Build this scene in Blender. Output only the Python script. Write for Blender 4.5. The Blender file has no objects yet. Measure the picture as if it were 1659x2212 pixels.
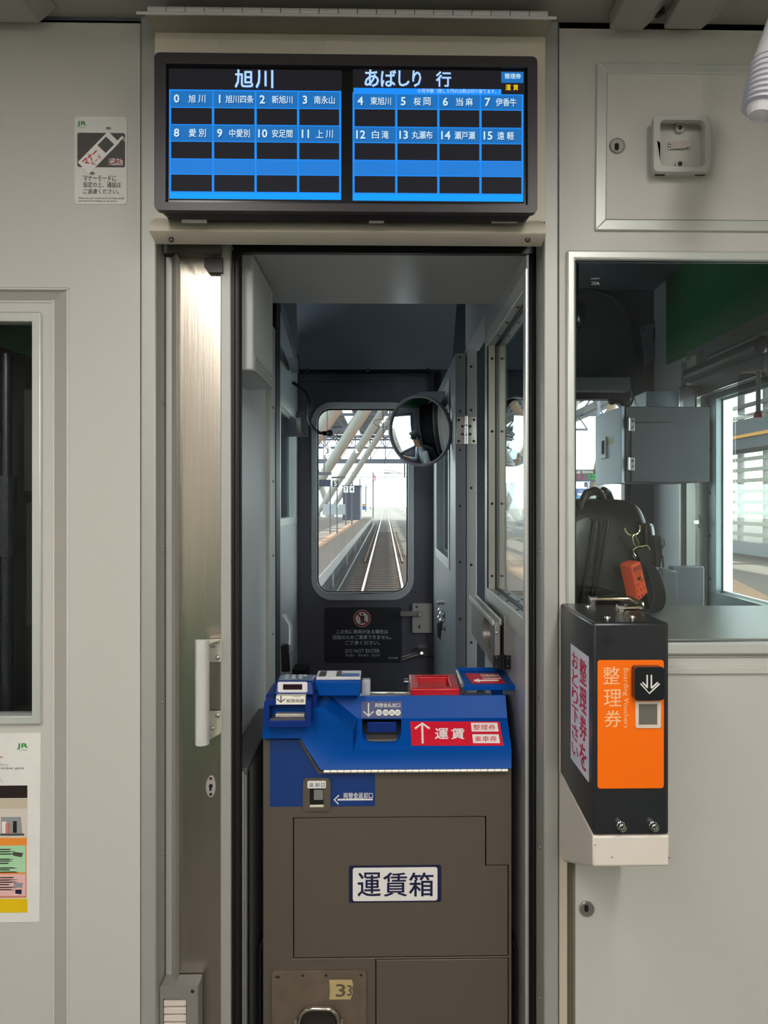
import bpy, bmesh, math, random
from mathutils import Vector, Matrix
from mathutils.geometry import tessellate_polygon
random.seed(7)
R = math.radians
sc = bpy.context.scene
C = sc.collection

# ---------------------------------------------------------------- camera
H = 1.5                       # eye height above the car floor (m)
F, PV, VPU = 1534.0, 1086.0, 833.0
TH = R(1.0)                   # camera turned slightly to the right
PU = VPU + F * math.tan(TH)
cd = bpy.data.cameras.new('camera'); cam = bpy.data.objects.new('camera', cd); C.objects.link(cam)
cam.location = (0, 0, H); cam.rotation_euler = (R(90), 0, -TH)
cd.sensor_fit = 'VERTICAL'; cd.sensor_height = 36; cd.lens = F / 2212 * 36
cd.shift_x = (829.5 - PU) / 2212; cd.shift_y = (PV - 1106) / 2212
cd.clip_start = 0.05; cd.clip_end = 1000
sc.camera = cam
# ---------------------------------------------------------------- world, sun, exposure
w = bpy.data.worlds.new('sky'); sc.world = w; w.use_nodes = True
nt = w.node_tree; bg = nt.nodes['Background']
bg.inputs['Color'].default_value = (0.88, 0.95, 1.0, 1); bg.inputs['Strength'].default_value = 7.0
sun = bpy.data.lights.new('sun', 'SUN'); sun.energy = 8.0; sun.angle = R(1); sun.color = (1, .96, .88)
so = bpy.data.objects.new('sun', sun); C.objects.link(so); so.rotation_euler = (R(-32), R(14), 0)
LAMP = 26.0                    # radiance of the saloon ceiling lamps
sc.view_settings.view_transform = 'Standard'; sc.view_settings.look = 'None'
sc.view_settings.exposure = 0.0; sc.view_settings.gamma = 1.0; sc.view_settings.use_curve_mapping = False
try:
    sc.cycles.use_denoising = True
    sc.cycles.max_bounces = 10; sc.cycles.transparent_max_bounces = 24; sc.cycles.sample_clamp_indirect = 6
except Exception: pass

# ---------------------------------------------------------------- helpers
ST, CT = math.sin(TH), math.cos(TH)
def W(u, v, d):               # photo pixel seen at depth d (distance along the train) -> world point
    x = (u - PU) / F; t = d / (CT - x * ST)
    return Vector((t * (x * CT + ST), d, H - (v - PV) / F * t))
def X(u, d): return W(u, PV, d).x
def Z(v, d, u=833): return W(u, v, d).z
def DX(u, x):                 # depth at which the plane X = x is seen in pixel column u
    a = (u - PU) / F; return x * (CT - a * ST) / (a * CT + ST)
def rr(u0, v0, u1, v1, r, n=5):   # rounded rectangle outline
    o = []
    for cx, cy, a in ((u1 - r, v0 + r, -90), (u1 - r, v1 - r, 0), (u0 + r, v1 - r, 90), (u0 + r, v0 + r, 180)):
        for i in range(n + 1):
            t = R(a + 90 * i / n); o.append((cx + r * math.cos(t), cy + r * math.sin(t)))
    return o
def circ(cx, cy, r, n=20, ry=None): return [(cx + r * math.cos(2 * math.pi * i / n), cy + (ry or r) * math.sin(2 * math.pi * i / n)) for i in range(n)]
def fp(pts, d, uc=None):      # pixel outline -> level frontal outline (heights read at column uc, else at its middle)
    us = [p[0] for p in pts]; uc = (min(us) + max(us)) / 2 if uc is None else uc
    return [Vector((X(u, d), d, Z(v, d, uc))) for u, v in pts]
_gl = {}
def glyphs(body):
    k = body
    if k not in _gl:
        c = bpy.data.curves.new('t', 'FONT'); c.body = body; c.resolution_u = 2
        o = bpy.data.objects.new('t', c); C.objects.link(o)
        m = bpy.data.meshes.new_from_object(o.evaluated_get(bpy.context.evaluated_depsgraph_get()))
        v = [(p.co.x, p.co.y) for p in m.vertices]; f = [tuple(p.vertices) for p in m.polygons]
        bpy.data.objects.remove(o); bpy.data.curves.remove(c); bpy.data.meshes.remove(m)
        x0, x1 = min(p[0] for p in v), max(p[0] for p in v); y0, y1 = min(p[1] for p in v), max(p[1] for p in v)
        _gl[k] = ([((x - (x0 + x1) / 2) / (x1 - x0 or 1), (y - (y0 + y1) / 2) / (y1 - y0 or 1)) for x, y in v], f, (x1 - x0) / ((y1 - y0) or 1))
    return _gl[k]

class MB:
    def __init__(s): s.v = []; s.f = []; s.m = []
    def add(s, vs, fs, mi=0):
        b = len(s.v); s.v += [Vector(p) for p in vs]
        s.f += [tuple(b + i for i in f) for f in fs]; s.m += [mi] * len(fs); return s
    def box(s, x0, y0, z0, x1, y1, z1, mi=0):
        p = [(x, y, z) for z in (z0, z1) for y in (y0, y1) for x in (x0, x1)]
        return s.add(p, [(0, 2, 3, 1), (4, 5, 7, 6), (0, 1, 5, 4), (2, 6, 7, 3), (0, 4, 6, 2), (1, 3, 7, 5)], mi)
    def pb(s, u0, v0, u1, v1, d, t=.004, mi=0):      # slab whose front covers this pixel rectangle
        um = (u0 + u1) / 2
        return s.box(X(u0, d), d, Z(v1, d, um), X(u1, d), d + t, Z(v0, d, um), mi)
    def quad(s, u0, v0, u1, v1, d, mi=0):
        return s.add(fp([(u0, v0), (u1, v0), (u1, v1), (u0, v1)], d), [(0, 1, 2, 3)], mi)
    def plate(s, outer, holes=(), n=(0, 1, 0), t=.004, mi=0):
        n = Vector(n).normalized() * t
        loops = [list(map(Vector, outer))] + [list(map(Vector, h)) for h in holes]
        tri = tessellate_polygon(loops); fl = [p for l in loops for p in l]; k = len(fl)
        fs = [tuple(x) for x in tri] + [tuple(k + i for i in reversed(x)) for x in tri]; b = 0
        for l in loops:
            for i in range(len(l)):
                a, c = b + i, b + (i + 1) % len(l); fs.append((a, c, c + k, a + k))
            b += len(l)
        return s.add(fl + [p + n for p in fl], fs, mi)
    def pp(s, pts, d, t=.004, holes=(), mi=0, uc=None):       # frontal plate from pixel outlines
        if uc is None: us = [p[0] for p in pts]; uc = (min(us) + max(us)) / 2
        return s.plate(fp(pts, d, uc), [fp(h, d, uc) for h in holes], (0, 1, 0), t, mi)
    def tube(s, pts, r, seg=8, mi=0, close=False):
        pts = [Vector(p) for p in pts]; n = len(pts); rs = r if isinstance(r, (list, tuple)) else [r] * n; vs = []; up = None
        for i, p in enumerate(pts):
            t = (pts[(i + 1) % n if close else min(i + 1, n - 1)] - pts[(i - 1) % n if close else max(i - 1, 0)]).normalized()
            if up is None: up = t.orthogonal().normalized()
            up = (up - t * up.dot(t)); up = up.normalized() if up.length > 1e-6 else t.orthogonal().normalized(); sd = t.cross(up)
            for k in range(seg):
                a = 2 * math.pi * k / seg; vs.append(p + (up * math.cos(a) + sd * math.sin(a)) * rs[i])
        fs = []
        for i in range(n if close else n - 1):
            j = (i + 1) % n
            for k in range(seg): fs.append((i * seg + k, i * seg + (k + 1) % seg, j * seg + (k + 1) % seg, j * seg + k))
        if not close: fs += [tuple(reversed(range(seg))), tuple(range((n - 1) * seg, n * seg))]
        return s.add(vs, fs, mi)
    def cyl(s, a, b, r0, r1=None, seg=16, mi=0): return s.tube([a, b], [r0, r0 if r1 is None else r1], seg, mi)
    def lathe(s, prof, o, ax, seg=24, mi=0):         # prof: (radius, height along ax)
        ax = Vector(ax).normalized(); a = ax.orthogonal().normalized(); b = ax.cross(a); o = Vector(o); vs = []
        for r, h in prof:
            for k in range(seg):
                t = 2 * math.pi * k / seg; vs.append(o + ax * h + (a * math.cos(t) + b * math.sin(t)) * max(r, 1e-5))
        fs = [(i * seg + k, i * seg + (k + 1) % seg, (i + 1) * seg + (k + 1) % seg, (i + 1) * seg + k) for i in range(len(prof) - 1) for k in range(seg)]
        fs += [tuple(reversed(range(seg))), tuple(range((len(prof) - 1) * seg, len(prof) * seg))]
        return s.add(vs, fs, mi)
    def sph(s, c, r, seg=14, mi=0):
        r = r if isinstance(r, (list, tuple)) else (r, r, r); n = seg // 2
        pf = [(math.sin(math.pi * i / n), -math.cos(math.pi * i / n)) for i in range(n + 1)]
        b = len(s.v); s.lathe(pf, (0, 0, 0), (0, 0, 1), seg, mi)
        for i in range(b, len(s.v)): p = s.v[i]; s.v[i] = Vector((c[0] + p.x * r[0], c[1] + p.y * r[1], c[2] + p.z * r[2]))
        return s
    def bar(s, a, b, wd, ht=None, mi=0):             # rectangular bar between two points
        a, b = Vector(a), Vector(b); t = (b - a).normalized(); q = Vector((0, 0, 1)) if abs(t.z) < .9 else Vector((0, 1, 0))
        e = t.cross(q).normalized() * wd / 2; g = e.cross(t).normalized() * (ht or wd) / 2
        return s.add([a - e - g, a + e - g, a + e + g, a - e + g, b - e - g, b + e - g, b + e + g, b - e + g],
                     [(0, 1, 2, 3), (7, 6, 5, 4), (0, 4, 5, 1), (1, 5, 6, 2), (2, 6, 7, 3), (3, 7, 4, 0)], mi)
    def text(s, body, o, ex, ey, w_, h_, bold=0., mi=0):
        vs, fs, asp = glyphs(body); o, ex, ey = Vector(o), Vector(ex), Vector(ey)
        if w_ is None: w_ = h_ * asp
        e = bold * h_ * .8; sh = [(-e, -e), (e, -e), (e, e), (-e, e)] if bold > .011 else ([(-e, 0), (e, 0)] if bold else [(0, 0)])
        n = ex.cross(ey).normalized() * max(4e-5, h_ * .003)
        for k, (dx, dy) in enumerate(sh): s.add([o + n * k + ex * (x * w_ + dx) + ey * (y * h_ + dy) for x, y in vs], fs, mi)
        return s
    def tx(s, body, u0, v0, u1, v1, d, bold=0., mi=0):
        o = W((u0 + u1) / 2, (v0 + v1) / 2, d)
        return s.text(body, o, (1, 0, 0), (0, 0, 1), X(u1, d) - X(u0, d), Z(v0, d) - Z(v1, d), bold, mi)
    def build(s, name, mats, parent=None, bevel=0, seg=2, smooth=True, flat=False):
        me = bpy.data.meshes.new(name); me.from_pydata(s.v, [], s.f)
        if not isinstance(mats, (list, tuple)): mats = [mats]
        for m in mats: me.materials.append(m)
        me.polygons.foreach_set('material_index', s.m)
        if not flat:
            bm = bmesh.new(); bm.from_mesh(me); bmesh.ops.recalc_face_normals(bm, faces=bm.faces); bm.to_mesh(me); bm.free()
        me.update()
        if smooth and not flat: me.shade_smooth(); me.set_sharp_from_angle(angle=R(38))
        o = bpy.data.objects.new(name, me); C.objects.link(o)
        if bevel:
            b = o.modifiers.new('bevel', 'BEVEL'); b.width = bevel; b.segments = seg; b.limit_method = 'ANGLE'; b.angle_limit = R(40)
            b.harden_normals = False
        if parent: par(o, parent)
        return o
def par(o, p):
    o.parent = p
    if p.type == 'EMPTY': o.matrix_parent_inverse = Matrix.Translation(-p.location)
def tag(o, label, cat, group=None, kind=None):
    o['label'] = label; o['category'] = cat
    if group: o['group'] = group
    if kind: o['kind'] = kind
    return o
def thing(name, label, cat, loc, group=None, kind=None):
    o = bpy.data.objects.new(name, None); C.objects.link(o); o.location = loc; o.empty_display_size = .05
    return tag(o, label, cat, group, kind)
_sm = {}
def screw(parent, p, r, mat, n=(0, -1, 0), name='screw'):   # domed screw head with its own object, mesh shared
    k = (name, mat.name, tuple(round(c, 2) for c in n))
    if k not in _sm:
        m = MB().lathe([(1, 0), (1, .12), (.86, .34), (.6, .48), (.3, .52), (.26, .36), (.01, .36)], (0, 0, 0), n, 14)
        o = m.build(name, mat); _sm[k] = o.data; bpy.data.objects.remove(o)
    o = bpy.data.objects.new(name, _sm[k]); C.objects.link(o); o.location = p; o.scale = (r, r, r); par(o, parent); return o
def fs(parent, u, v, d, rp, mat, name='screw'): return screw(parent, W(u, v, d), rp / F * d, mat, (0, -1, 0), name)

# ---------------------------------------------------------------- materials
def lin(c): return tuple(((x / 255) / 12.92 if x / 255 <= .04045 else ((x / 255 + .055) / 1.055) ** 2.4) for x in c)
_mt = {}
def mat(name, rgb, rough=.5, metal=0., var=.06, scale=30, bump=0., stretch=None, emit=0., spec=.5, coat=0.):
    if name in _mt: return _mt[name]
    m = bpy.data.materials.new(name); m.use_nodes = True; t = m.node_tree; p = t.nodes['Principled BSDF']; L = t.links.new
    c = lin(rgb); tc = t.nodes.new('ShaderNodeTexCoord'); mp = t.nodes.new('ShaderNodeMapping'); L(tc.outputs['Object'], mp.inputs[0])
    if stretch: mp.inputs['Scale'].default_value = stretch
    nz = t.nodes.new('ShaderNodeTexNoise'); nz.inputs['Scale'].default_value = scale; nz.inputs['Detail'].default_value = 4; L(mp.outputs[0], nz.inputs['Vector'])
    cr = t.nodes.new('ShaderNodeMix'); cr.data_type = 'RGBA'; L(nz.outputs['Fac'], cr.inputs[0])
    cr.inputs[6].default_value = (*[x * (1 - var) for x in c], 1); cr.inputs[7].default_value = (*[min(1, x * (1 + var)) for x in c], 1)
    L(cr.outputs[2], p.inputs['Base Color'])
    p.inputs['Roughness'].default_value = rough; p.inputs['Metallic'].default_value = metal; p.inputs['Specular IOR Level'].default_value = spec
    p.inputs['Coat Weight'].default_value = coat
    if emit:
        L(cr.outputs[2], p.inputs['Emission Color']); p.inputs['Emission Strength'].default_value = emit
    if bump:
        b = t.nodes.new('ShaderNodeBump'); b.inputs['Strength'].default_value = bump; b.inputs['Distance'].default_value = .002
        L(nz.outputs['Fac'], b.inputs['Height']); L(b.outputs[0], p.inputs['Normal'])
    _mt[name] = m; return m
def emis(name, rgb, k=1.):
    if name in _mt: return _mt[name]
    m = bpy.data.materials.new(name); m.use_nodes = True; t = m.node_tree; p = t.nodes['Principled BSDF']
    p.inputs['Base Color'].default_value = (.01, .01, .012, 1); p.inputs['Roughness'].default_value = .5; p.inputs['Specular IOR Level'].default_value = .08
    p.inputs['Emission Color'].default_value = (*lin(rgb), 1); p.inputs['Emission Strength'].default_value = k
    _mt[name] = m; return m
def glass(name, tint=(1, 1, 1), refl=1.0, rough=0., ior=1.3):
    m = bpy.data.materials.new(name); m.use_nodes = True; t = m.node_tree; t.nodes.remove(t.nodes['Principled BSDF']); L = t.links.new
    tr = t.nodes.new('ShaderNodeBsdfTransparent'); tr.inputs[0].default_value = (*tint, 1)
    g = t.nodes.new('ShaderNodeBsdfGlossy'); g.inputs['Roughness'].default_value = rough; g.inputs[0].default_value = (refl, refl, refl, 1)
    lw = t.nodes.new('ShaderNodeLayerWeight'); lw.inputs[0].default_value = .5; pw = t.nodes.new('ShaderNodeMath'); pw.operation = 'POWER'; pw.inputs[1].default_value = 5; L(lw.outputs['Facing'], pw.inputs[0])
    r0 = ((ior - 1) / (ior + 1)) ** 2; fr = t.nodes.new('ShaderNodeMath'); fr.operation = 'MULTIPLY_ADD'; fr.inputs[1].default_value = .7; fr.inputs[2].default_value = r0; L(pw.outputs[0], fr.inputs[0]); mx = t.nodes.new('ShaderNodeMixShader')
    L(fr.outputs[0], mx.inputs[0]); L(tr.outputs[0], mx.inputs[1]); L(g.outputs[0], mx.inputs[2]); L(mx.outputs[0], t.nodes['Material Output'].inputs[0])
    _mt[name] = m; return m
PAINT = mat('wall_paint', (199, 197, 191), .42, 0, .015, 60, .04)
CEILP = mat('ceiling_paint', (158, 156, 150), .6, 0, .02, 50)
ALU = mat('anodised_aluminium', (206, 210, 204), .36, .35, .03, 40)
ALU2 = mat('matt_aluminium', (180, 181, 176), .5, .45, .03, 40)
STEEL = mat('brushed_stainless', (188, 180, 168), .26, 1., .10, 260, .05, (1, 1, .02))
CHROME = mat('bright_metal', (205, 205, 200), .16, 1., .03)
DKMET = mat('dark_metal', (70, 70, 72), .4, .8)
RUB = mat('black_rubber', (14, 14, 16), .45, 0, .1)
BLK = mat('black_paint', (24, 24, 27), .34, 0, .08)
BLKG = mat('black_gloss', (30, 31, 36), .2, 0, .06)
HOLE = mat('dark_recess', (6, 6, 7), .8)
CABG = mat('cab_grey_paint', (108, 114, 124), .5, 0, .03, 40)
CABD = mat('cab_dark_grey', (84, 87, 96), .5, 0, .04, 40)
CABL = mat('cab_light_grey', (196, 199, 200), .42, 0, .02, 40)
CORR = mat('corridor_grey_gloss', (176, 175, 173), .3, 0, .04, 5)
GREEN = mat('cab_green_paint', (38, 108, 66), .5, 0, .04, 30)
BLUE = mat('fare_box_blue', (4, 76, 162), .36, 0, .03, 60, .02, spec=.12)
BLUED = mat('fare_box_dark_blue', (10, 46, 124), .42, 0, .03, 60, spec=.25)
NAVY = mat('navy_film', (14, 56, 124), .45, 0, .03)
NAVY2 = mat('navy_print', (18, 22, 66), .5)
BROWN = mat('fare_box_brown', (96, 88, 77), .45, .15, .05, 400, .05)
RED = mat('red_plastic', (205, 14, 30), .25, 0, .03)
REDF = mat('red_film', (214, 16, 48), .4, 0, .02)
WHITE = mat('white_print', (236, 234, 230), .45, 0, .02)
CREAM = mat('cream_label', (226, 222, 205), .45)
ORNG = mat('orange_film', (250, 112, 0), .35, 0, .01)
PINKT = mat('faded_orange_print', (250, 190, 140), .5)
BEIGE = mat('beige_panel', (196, 184, 168), .5, 0, .02)
LGREY = mat('light_grey_paint', (205, 205, 204), .42, 0, .015)
BLKT = mat('black_print', (28, 26, 26), .5)
GRNT = mat('green_print', (40, 150, 60), .5)
REDT = mat('red_print', (200, 26, 40), .5)
GREYT = mat('grey_print', (78, 74, 72), .5)
WORN = mat('worn_galvanised', (124, 110, 96), .5, .5, .35, 28, .1)
GLASS = glass('window_glass', (.93, .97, .95), ior=1.33); GLASSL = glass('dim_cab_glass', (.9, .93, .92), ior=1.18)
# ================================================================ SALOON SHELL (behind and around the camera)
D0 = 1.20; CZ = 2.315         # partition front plane, saloon ceiling height
def struct(o, label, cat): return tag(o, label, cat, None, 'structure')
XW = 1.40
fl = MB().box(-XW, -5, -.05, XW, 3.5, 0).build('floor', mat('brown_floor', (92, 86, 80), .5, 0, .12, 60))
struct(fl, 'brown vinyl train floor, below the lower edge of the view', 'floor')
ce = MB().box(-XW, -5, CZ, XW, D0, CZ + .04).build('ceiling', CEILP)
struct(ce, 'grey saloon ceiling panel along the top edge of the view', 'ceiling')
def side_wall(sx):
    pts = [(sx * XW, y, z) for y, z in ((-5, 0), (D0, 0), (D0, CZ), (-5, CZ))]
    return MB().plate(pts, (), (sx, 0, 0), .05).build('wall_saloon_' + ('left' if sx < 0 else 'right'), PAINT)  # windows left out so no daylight reflects in the partition glass
struct(side_wall(-1), 'left saloon side wall built solid to block window light, behind the viewpoint', 'wall')
struct(side_wall(1), 'right saloon side wall built solid to block window light, behind the viewpoint', 'wall')
bk = MB().box(-XW, -5.05, 0, XW, -5, CZ).build('wall_back', mat('back_wall', (156, 153, 147), .5)); struct(bk, 'rear end wall of the saloon behind the viewpoint', 'wall')
LM = emis('lamp_diffuser', (255, 250, 243), LAMP)
for sx, nm in ((-1, 'left'), (1, 'right')):
    t = thing('ceiling_lamp', f'long ceiling lamp strip on the {nm} behind the viewpoint', 'lamp', (sx * .5, -1.7, CZ))
    MB().box(sx * .5 - .09, -4.4, CZ - .028, sx * .5 + .09, .42, CZ, 0).build('housing', ALU2, t, .004)
    MB().box(sx * .5 - .075, -4.35, CZ - .034, sx * .5 + .075, .38, CZ - .0275, 0).build('diffuser', LM, t)
# dark green seats of the saloon (only seen as reflections)
for sx, nm in ((-1, 'left'), (1, 'right')):
    t = thing('bench_seat', f'long bench seat along the {nm} saloon wall behind the viewpoint', 'seat', (sx * 1.15, -2.5, 0))
    MB().box(sx * 1.15 - .23, -4.6, .12, sx * 1.15 + .23, -.4, .44).build('cushion', mat('seat_green', (44, 92, 62), .8), t, .03)
    MB().box(sx * 1.33 - .05, -4.6, .44, sx * 1.33 + .05, -.4, .9).build('backrest', mat('seat_green', (44, 92, 62)), t, .03)
# ceiling ducts running along the car at the top corners
def duct(u0, u1, v, u_out, label):
    xa, xb = X(u0, D0 - .02), X(u1, D0 - .02); z = Z(v, D0 - .02, (u0 + u1) / 2)
    m = MB().plate([(xa, D0 - .022, z), (xb, D0 - .022, z), (xb + .03, D0 - .022, CZ), (xa - .0, D0 - .022, CZ)], (), (0, -1, 0), 1.9)
    return tag(m.build('ceiling_duct', CEILP, None, .003), label, 'duct')
duct(1315, 1385, 68, 0, 'narrow grey ceiling duct at top right, left of the bolt')
duct(1432, 1512, 66, 0, 'narrow grey ceiling duct at top right, right of the bolt')
duct(-160, 88, 50, 0, 'wide grey ceiling duct at the top left corner')
b = MB().lathe([(.011, 0), (.011, .006), (.006, .007), (.006, .011), (.001, .012)], (W(1421, 36, 1.165).x, 1.165, CZ), (0, 0, -1), 16).build('ceiling_bolt', DKMET)
tag(b, 'dark bolt head between the two ceiling ducts at top right', 'bolt')
wf = MB().lathe([(.001, -.075), (.016, -.072), (.024, -.055), (.027, -.02), (.029, .0), (.026, .03), (.022, .07), (.014, .085), (.001, .09)], W(1672, 140, .95), (.25, 0, 1), 28)
t = thing('white_fitting', 'white rounded plastic fitting cut off by the right edge near the top', 'fitting', W(1672, 140, .95))
wf.build('shell', mat('white_plastic', (238, 236, 240), .3), t)
q = W(1672, 140, .95); rib = MB()
for k in range(9):
    zz = -.06 + k * .0075; rib.lathe([(.026 + k * .0004, zz - .001), (.0285 + k * .0003, zz), (.026 + k * .0004, zz + .001)], q, (.25, 0, 1), 28)
rib.build('ribs', mat('clear_plastic', (205, 205, 220), .2), t); MB().cyl(q + Vector((.02, 0, .085)), q + Vector((.03, 0, CZ - q.z)), .006).build('stem', ALU, t)

# ================================================================ PARTITION: left wall
bot = lambda d: PV + (H - .002) / d * F     # pixel row of the floor at depth d
uc = 160
L0 = -1.4 / D0 * F + VPU; v_top = PV - (CZ - H) / D0 * F
wl = MB().pp([(L0, v_top), (303, v_top), (303, bot(D0)), (147, bot(D0)), (147, 621), (L0, 621)], D0, .03, uc=uc)
dI = D0 + .014
def band(mb, ua, va, ub, vb):   # mitred slope between outline (ua, va) at D0 and (ub, vb) at dI
    P = lambda u, v, d: Vector((X(u, d), d, Z(v, d, uc)))
    mb.add([P(L0, va, D0), P(ua, va, D0), P(ub, vb, dI), P(L0, vb, dI)], [(0, 1, 2, 3)])
    mb.add([P(ua, va, D0), P(ua, bot(D0), D0), P(ub, bot(dI), dI), P(ub, vb, dI)], [(0, 1, 2, 3)])
wlo = wl.build('wall_left', PAINT); struct(wlo, 'off-white painted partition wall on the left with phone manner sticker', 'wall')
bv = MB(); band(bv, 147, 621, 115, 650); bv.build('panel_slope', mat('wall_paint_shaded', (176, 172, 164), .45, 0, .015, 60), wlo)  # wall paint in a darker copy, the slope's shade put into it
ip = MB().pp([(L0, 648), (116, 648), (116, bot(dI)), (L0, bot(dI))], dI, .02, [[(-270, 674), (88, 674), (88, 1564), (-270, 1564)]], uc=50); ip.build('inner_panel', PAINT, wlo)
bd = MB(); bd.pb(143, 619, 148, 2900, D0 - .002, .006); bd.pb(L0, 619, 148, 623, D0 - .002, .006); bd.pb(112, 647, 117, 2900, dI - .002, .006); bd.pb(L0, 647, 117, 651, dI - .002, .006)
bd.build('edge_bead', LGREY, wlo, .001)
wn = MB().pp([(-270, 674), (88, 674), (88, 1565), (-270, 1565)], dI - .008, .03, [[(-250, 694), (68, 694), (68, 1547), (-250, 1547)]], uc=50).build('window_1', ALU, None, .002)
struct(wn, 'aluminium framed dark window in the left partition wall', 'window')
MB().pp([(-252, 692), (70, 692), (70, 1549), (-252, 1549)], dI + .008, .004, uc=50).build('glass_pane', GLASSL, wn)
# manner sticker
ds = D0 - .0012
st = MB().pp(rr(161, 252, 274, 441, 8), ds, .001).build('manner_sticker', mat('sticker_white', (222, 221, 216), .5)); tag(st, 'small white phone manner mode sticker on the left wall', 'sticker')
g = MB(); g.pp(rr(167, 287, 270, 361, 4), ds - .0004, .0004, mi=0)
pc = W(219, 323, ds - .0009); a = R(46); e1 = Vector((math.cos(a), 0, math.sin(a))); e2 = Vector((-math.sin(a), 0, math.cos(a))); s_ = D0 / F
def rot(mb, x0, y0, x1, y1, lift, mi):
    o = pc + Vector((0, -lift, 0)); mb.plate([o + e1 * x * s_ + e2 * y * s_ for x, y in ((x0, y0), (x1, y0), (x1, y1), (x0, y1))], (), (0, 1, 0), .0003, mi)
rot(g, -55, -17, 38, 17, 0, 1); rot(g, 1, -12, 27, 12, .0005, 0); rot(g, 38, -16, 52, -11, 0, 1)
for cx, cy, k in ((47, 0, 1), (57, 0, 1), (-62, 0, -1), (-68, 0, -1)):
    ar = [pc + (e1 * (cx * k if k < 0 else cx) * 1.0 * (1 if k > 0 else -1) * s_ + Vector((0, -.0005, 0)))]
for (cu, cv, t0) in ((234, 283, 90), (199, 368, 270), (171, 342, 200), (262, 303, 20)):
    for rad in (5, 8):
        g.tube([W(cu + rad * math.cos(R(t0 + x)), cv - rad * math.sin(R(t0 + x)), ds - .0008) for x in (-40, -15, 15, 40)], .0006, 5, 2 if cu in (234, 199) else 1)
g.text('マナー', pc + e1 * (-28 * s_) + e2 * (5 * s_) + Vector((0, -.0006, 0)), e1, e2, 38 * s_, 15 * s_, .02, 3)
g.text('モード', pc + e1 * (-24 * s_) + e2 * (-9 * s_) + Vector((0, -.0006, 0)), e1, e2, 27 * s_, 10 * s_, .01, 3)
g.tx('通話', 235, 342, 266, 357, ds - .0006, .02, 1)
g.tube([W(236, 342, ds - .001), W(266, 356, ds - .001)], .0006, 4, 3); g.tube([W(236, 356, ds - .001), W(266, 342, ds - .001)], .0006, 4, 3)
g.tx('JR', 167, 262, 186, 273, ds - .0004, .04, 4); g.tx('JR北海道', 170, 273.6, 184, 275.5, ds - .0004, 0, 4)
for bd_, u1, v0, v1 in (('マナーモードに', 251, 379, 391), ('設定の上、通話は', 261, 393, 405), ('ご遠慮ください。', 257, 408, 419)): g.tx(bd_, 180, v0, u1, v1, ds - .0004, .01, 2)
g.tx('Please set your mobile phone to silent mode', 170, 426, 268, 431, ds - .0004, 0, 2); g.tx('and refrain from talking on the phone.', 170, 432, 253, 437, ds - .0004, 0, 2)
g.build('printing', [GREYT, WHITE, BLKT, REDT, GRNT], st)
# notice poster below the left window
dp = dI - .0015
po = MB().pp([(-330, 1582), (88, 1584), (85, 1992), (-330, 1992)], dp, .0012, uc=40).build('notice_poster', mat('poster_white', (232, 231, 226), .5)); tag(po, 'white boarding guide poster with yellow foot, cut off at the lower left', 'poster')
g = MB(); q_ = lambda u0, v0, u1, v1, mi, k=1: g.pp([(u0, v0), (u1, v0), (u1, v1), (u0, v1)], dp - .0004 * k, .0003, mi=mi)
q_(-300, 1698, 59, 1725, 0); q_(-300, 1726, 59, 1748, 1); q_(-300, 1748, 59, 1811, 2); q_(-300, 1811, 58, 1826, 3); q_(-300, 1826, 57, 1889, 3); q_(-300, 1828, 55, 1886, 4, 2); q_(-300, 1889, 57, 1941, 5); q_(-300, 1890, 55, 1937, 6, 2); q_(-300, 1943, 59, 1973, 7)
g.pp([(2, 1765), (45, 1765), (48, 1803), (2, 1803)], dp - .0008, .0003, mi=8); q_(4, 1775, 14, 1800, 9, 3); q_(28, 1774, 36, 1799, 0, 3); q_(0, 1801, 52, 1805, 10, 3); q_(12, 1778, 19, 1800, 5, 4)
g.tx('JR', 37, 1606, 60, 1618, dp - .0004, .05, 11); g.tx('JR北海道', 40, 1619, 58, 1622, dp - .0004, 0, 11)
g.tx('ドア', -16, 1634, 6, 1641, dp - .0004, .02, 12); g.tx('ください。', -26, 1649, 18, 1655, dp - .0004, 0, 13); g.tx('automatic ticket gate', -50, 1657, 52, 1663, dp - .0004, 0, 13); g.tx('ます。', -16, 1684, 8, 1690, dp - .0004, 0, 13)
for v in (1834, 1839, 1844, 1855, 1859, 1864, 1874, 1878, 1883, 1895, 1900, 1905, 1910, 1916, 1921): g.pp([(-40, v), (random.uniform(16, 42), v), (random.uniform(16, 42), v + 2.2), (-40, v + 2.2)], dp - .0012, .0002, mi=13)
g.pp([(28, 1840), (50, 1843), (46, 1852), (28, 1848)], dp - .0012, .0003, mi=10); g.pp([(30, 1906), (50, 1908), (47, 1918), (30, 1916)], dp - .0012, .0003, mi=8); g.pp([(33, 1922), (47, 1922), (46, 1932), (33, 1930)], dp - .0012, .0003, mi=14)
g.build('printing', [mat('poster_dark', (34, 18, 16), .5), mat('poster_beige', (200, 188, 168), .5), mat('poster_sand', (216, 208, 196), .5), mat('poster_orange', (244, 150, 56), .5), mat('poster_green', (176, 222, 178), .5), mat('poster_red', (214, 130, 110), .5), mat('poster_pink', (240, 190, 186), .5), mat('poster_yellow', (238, 200, 0), .5), mat('poster_grey', (150, 152, 156), .5), WHITE, GREYT, GRNT, REDT, BLKT, NAVY2], po)

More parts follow.
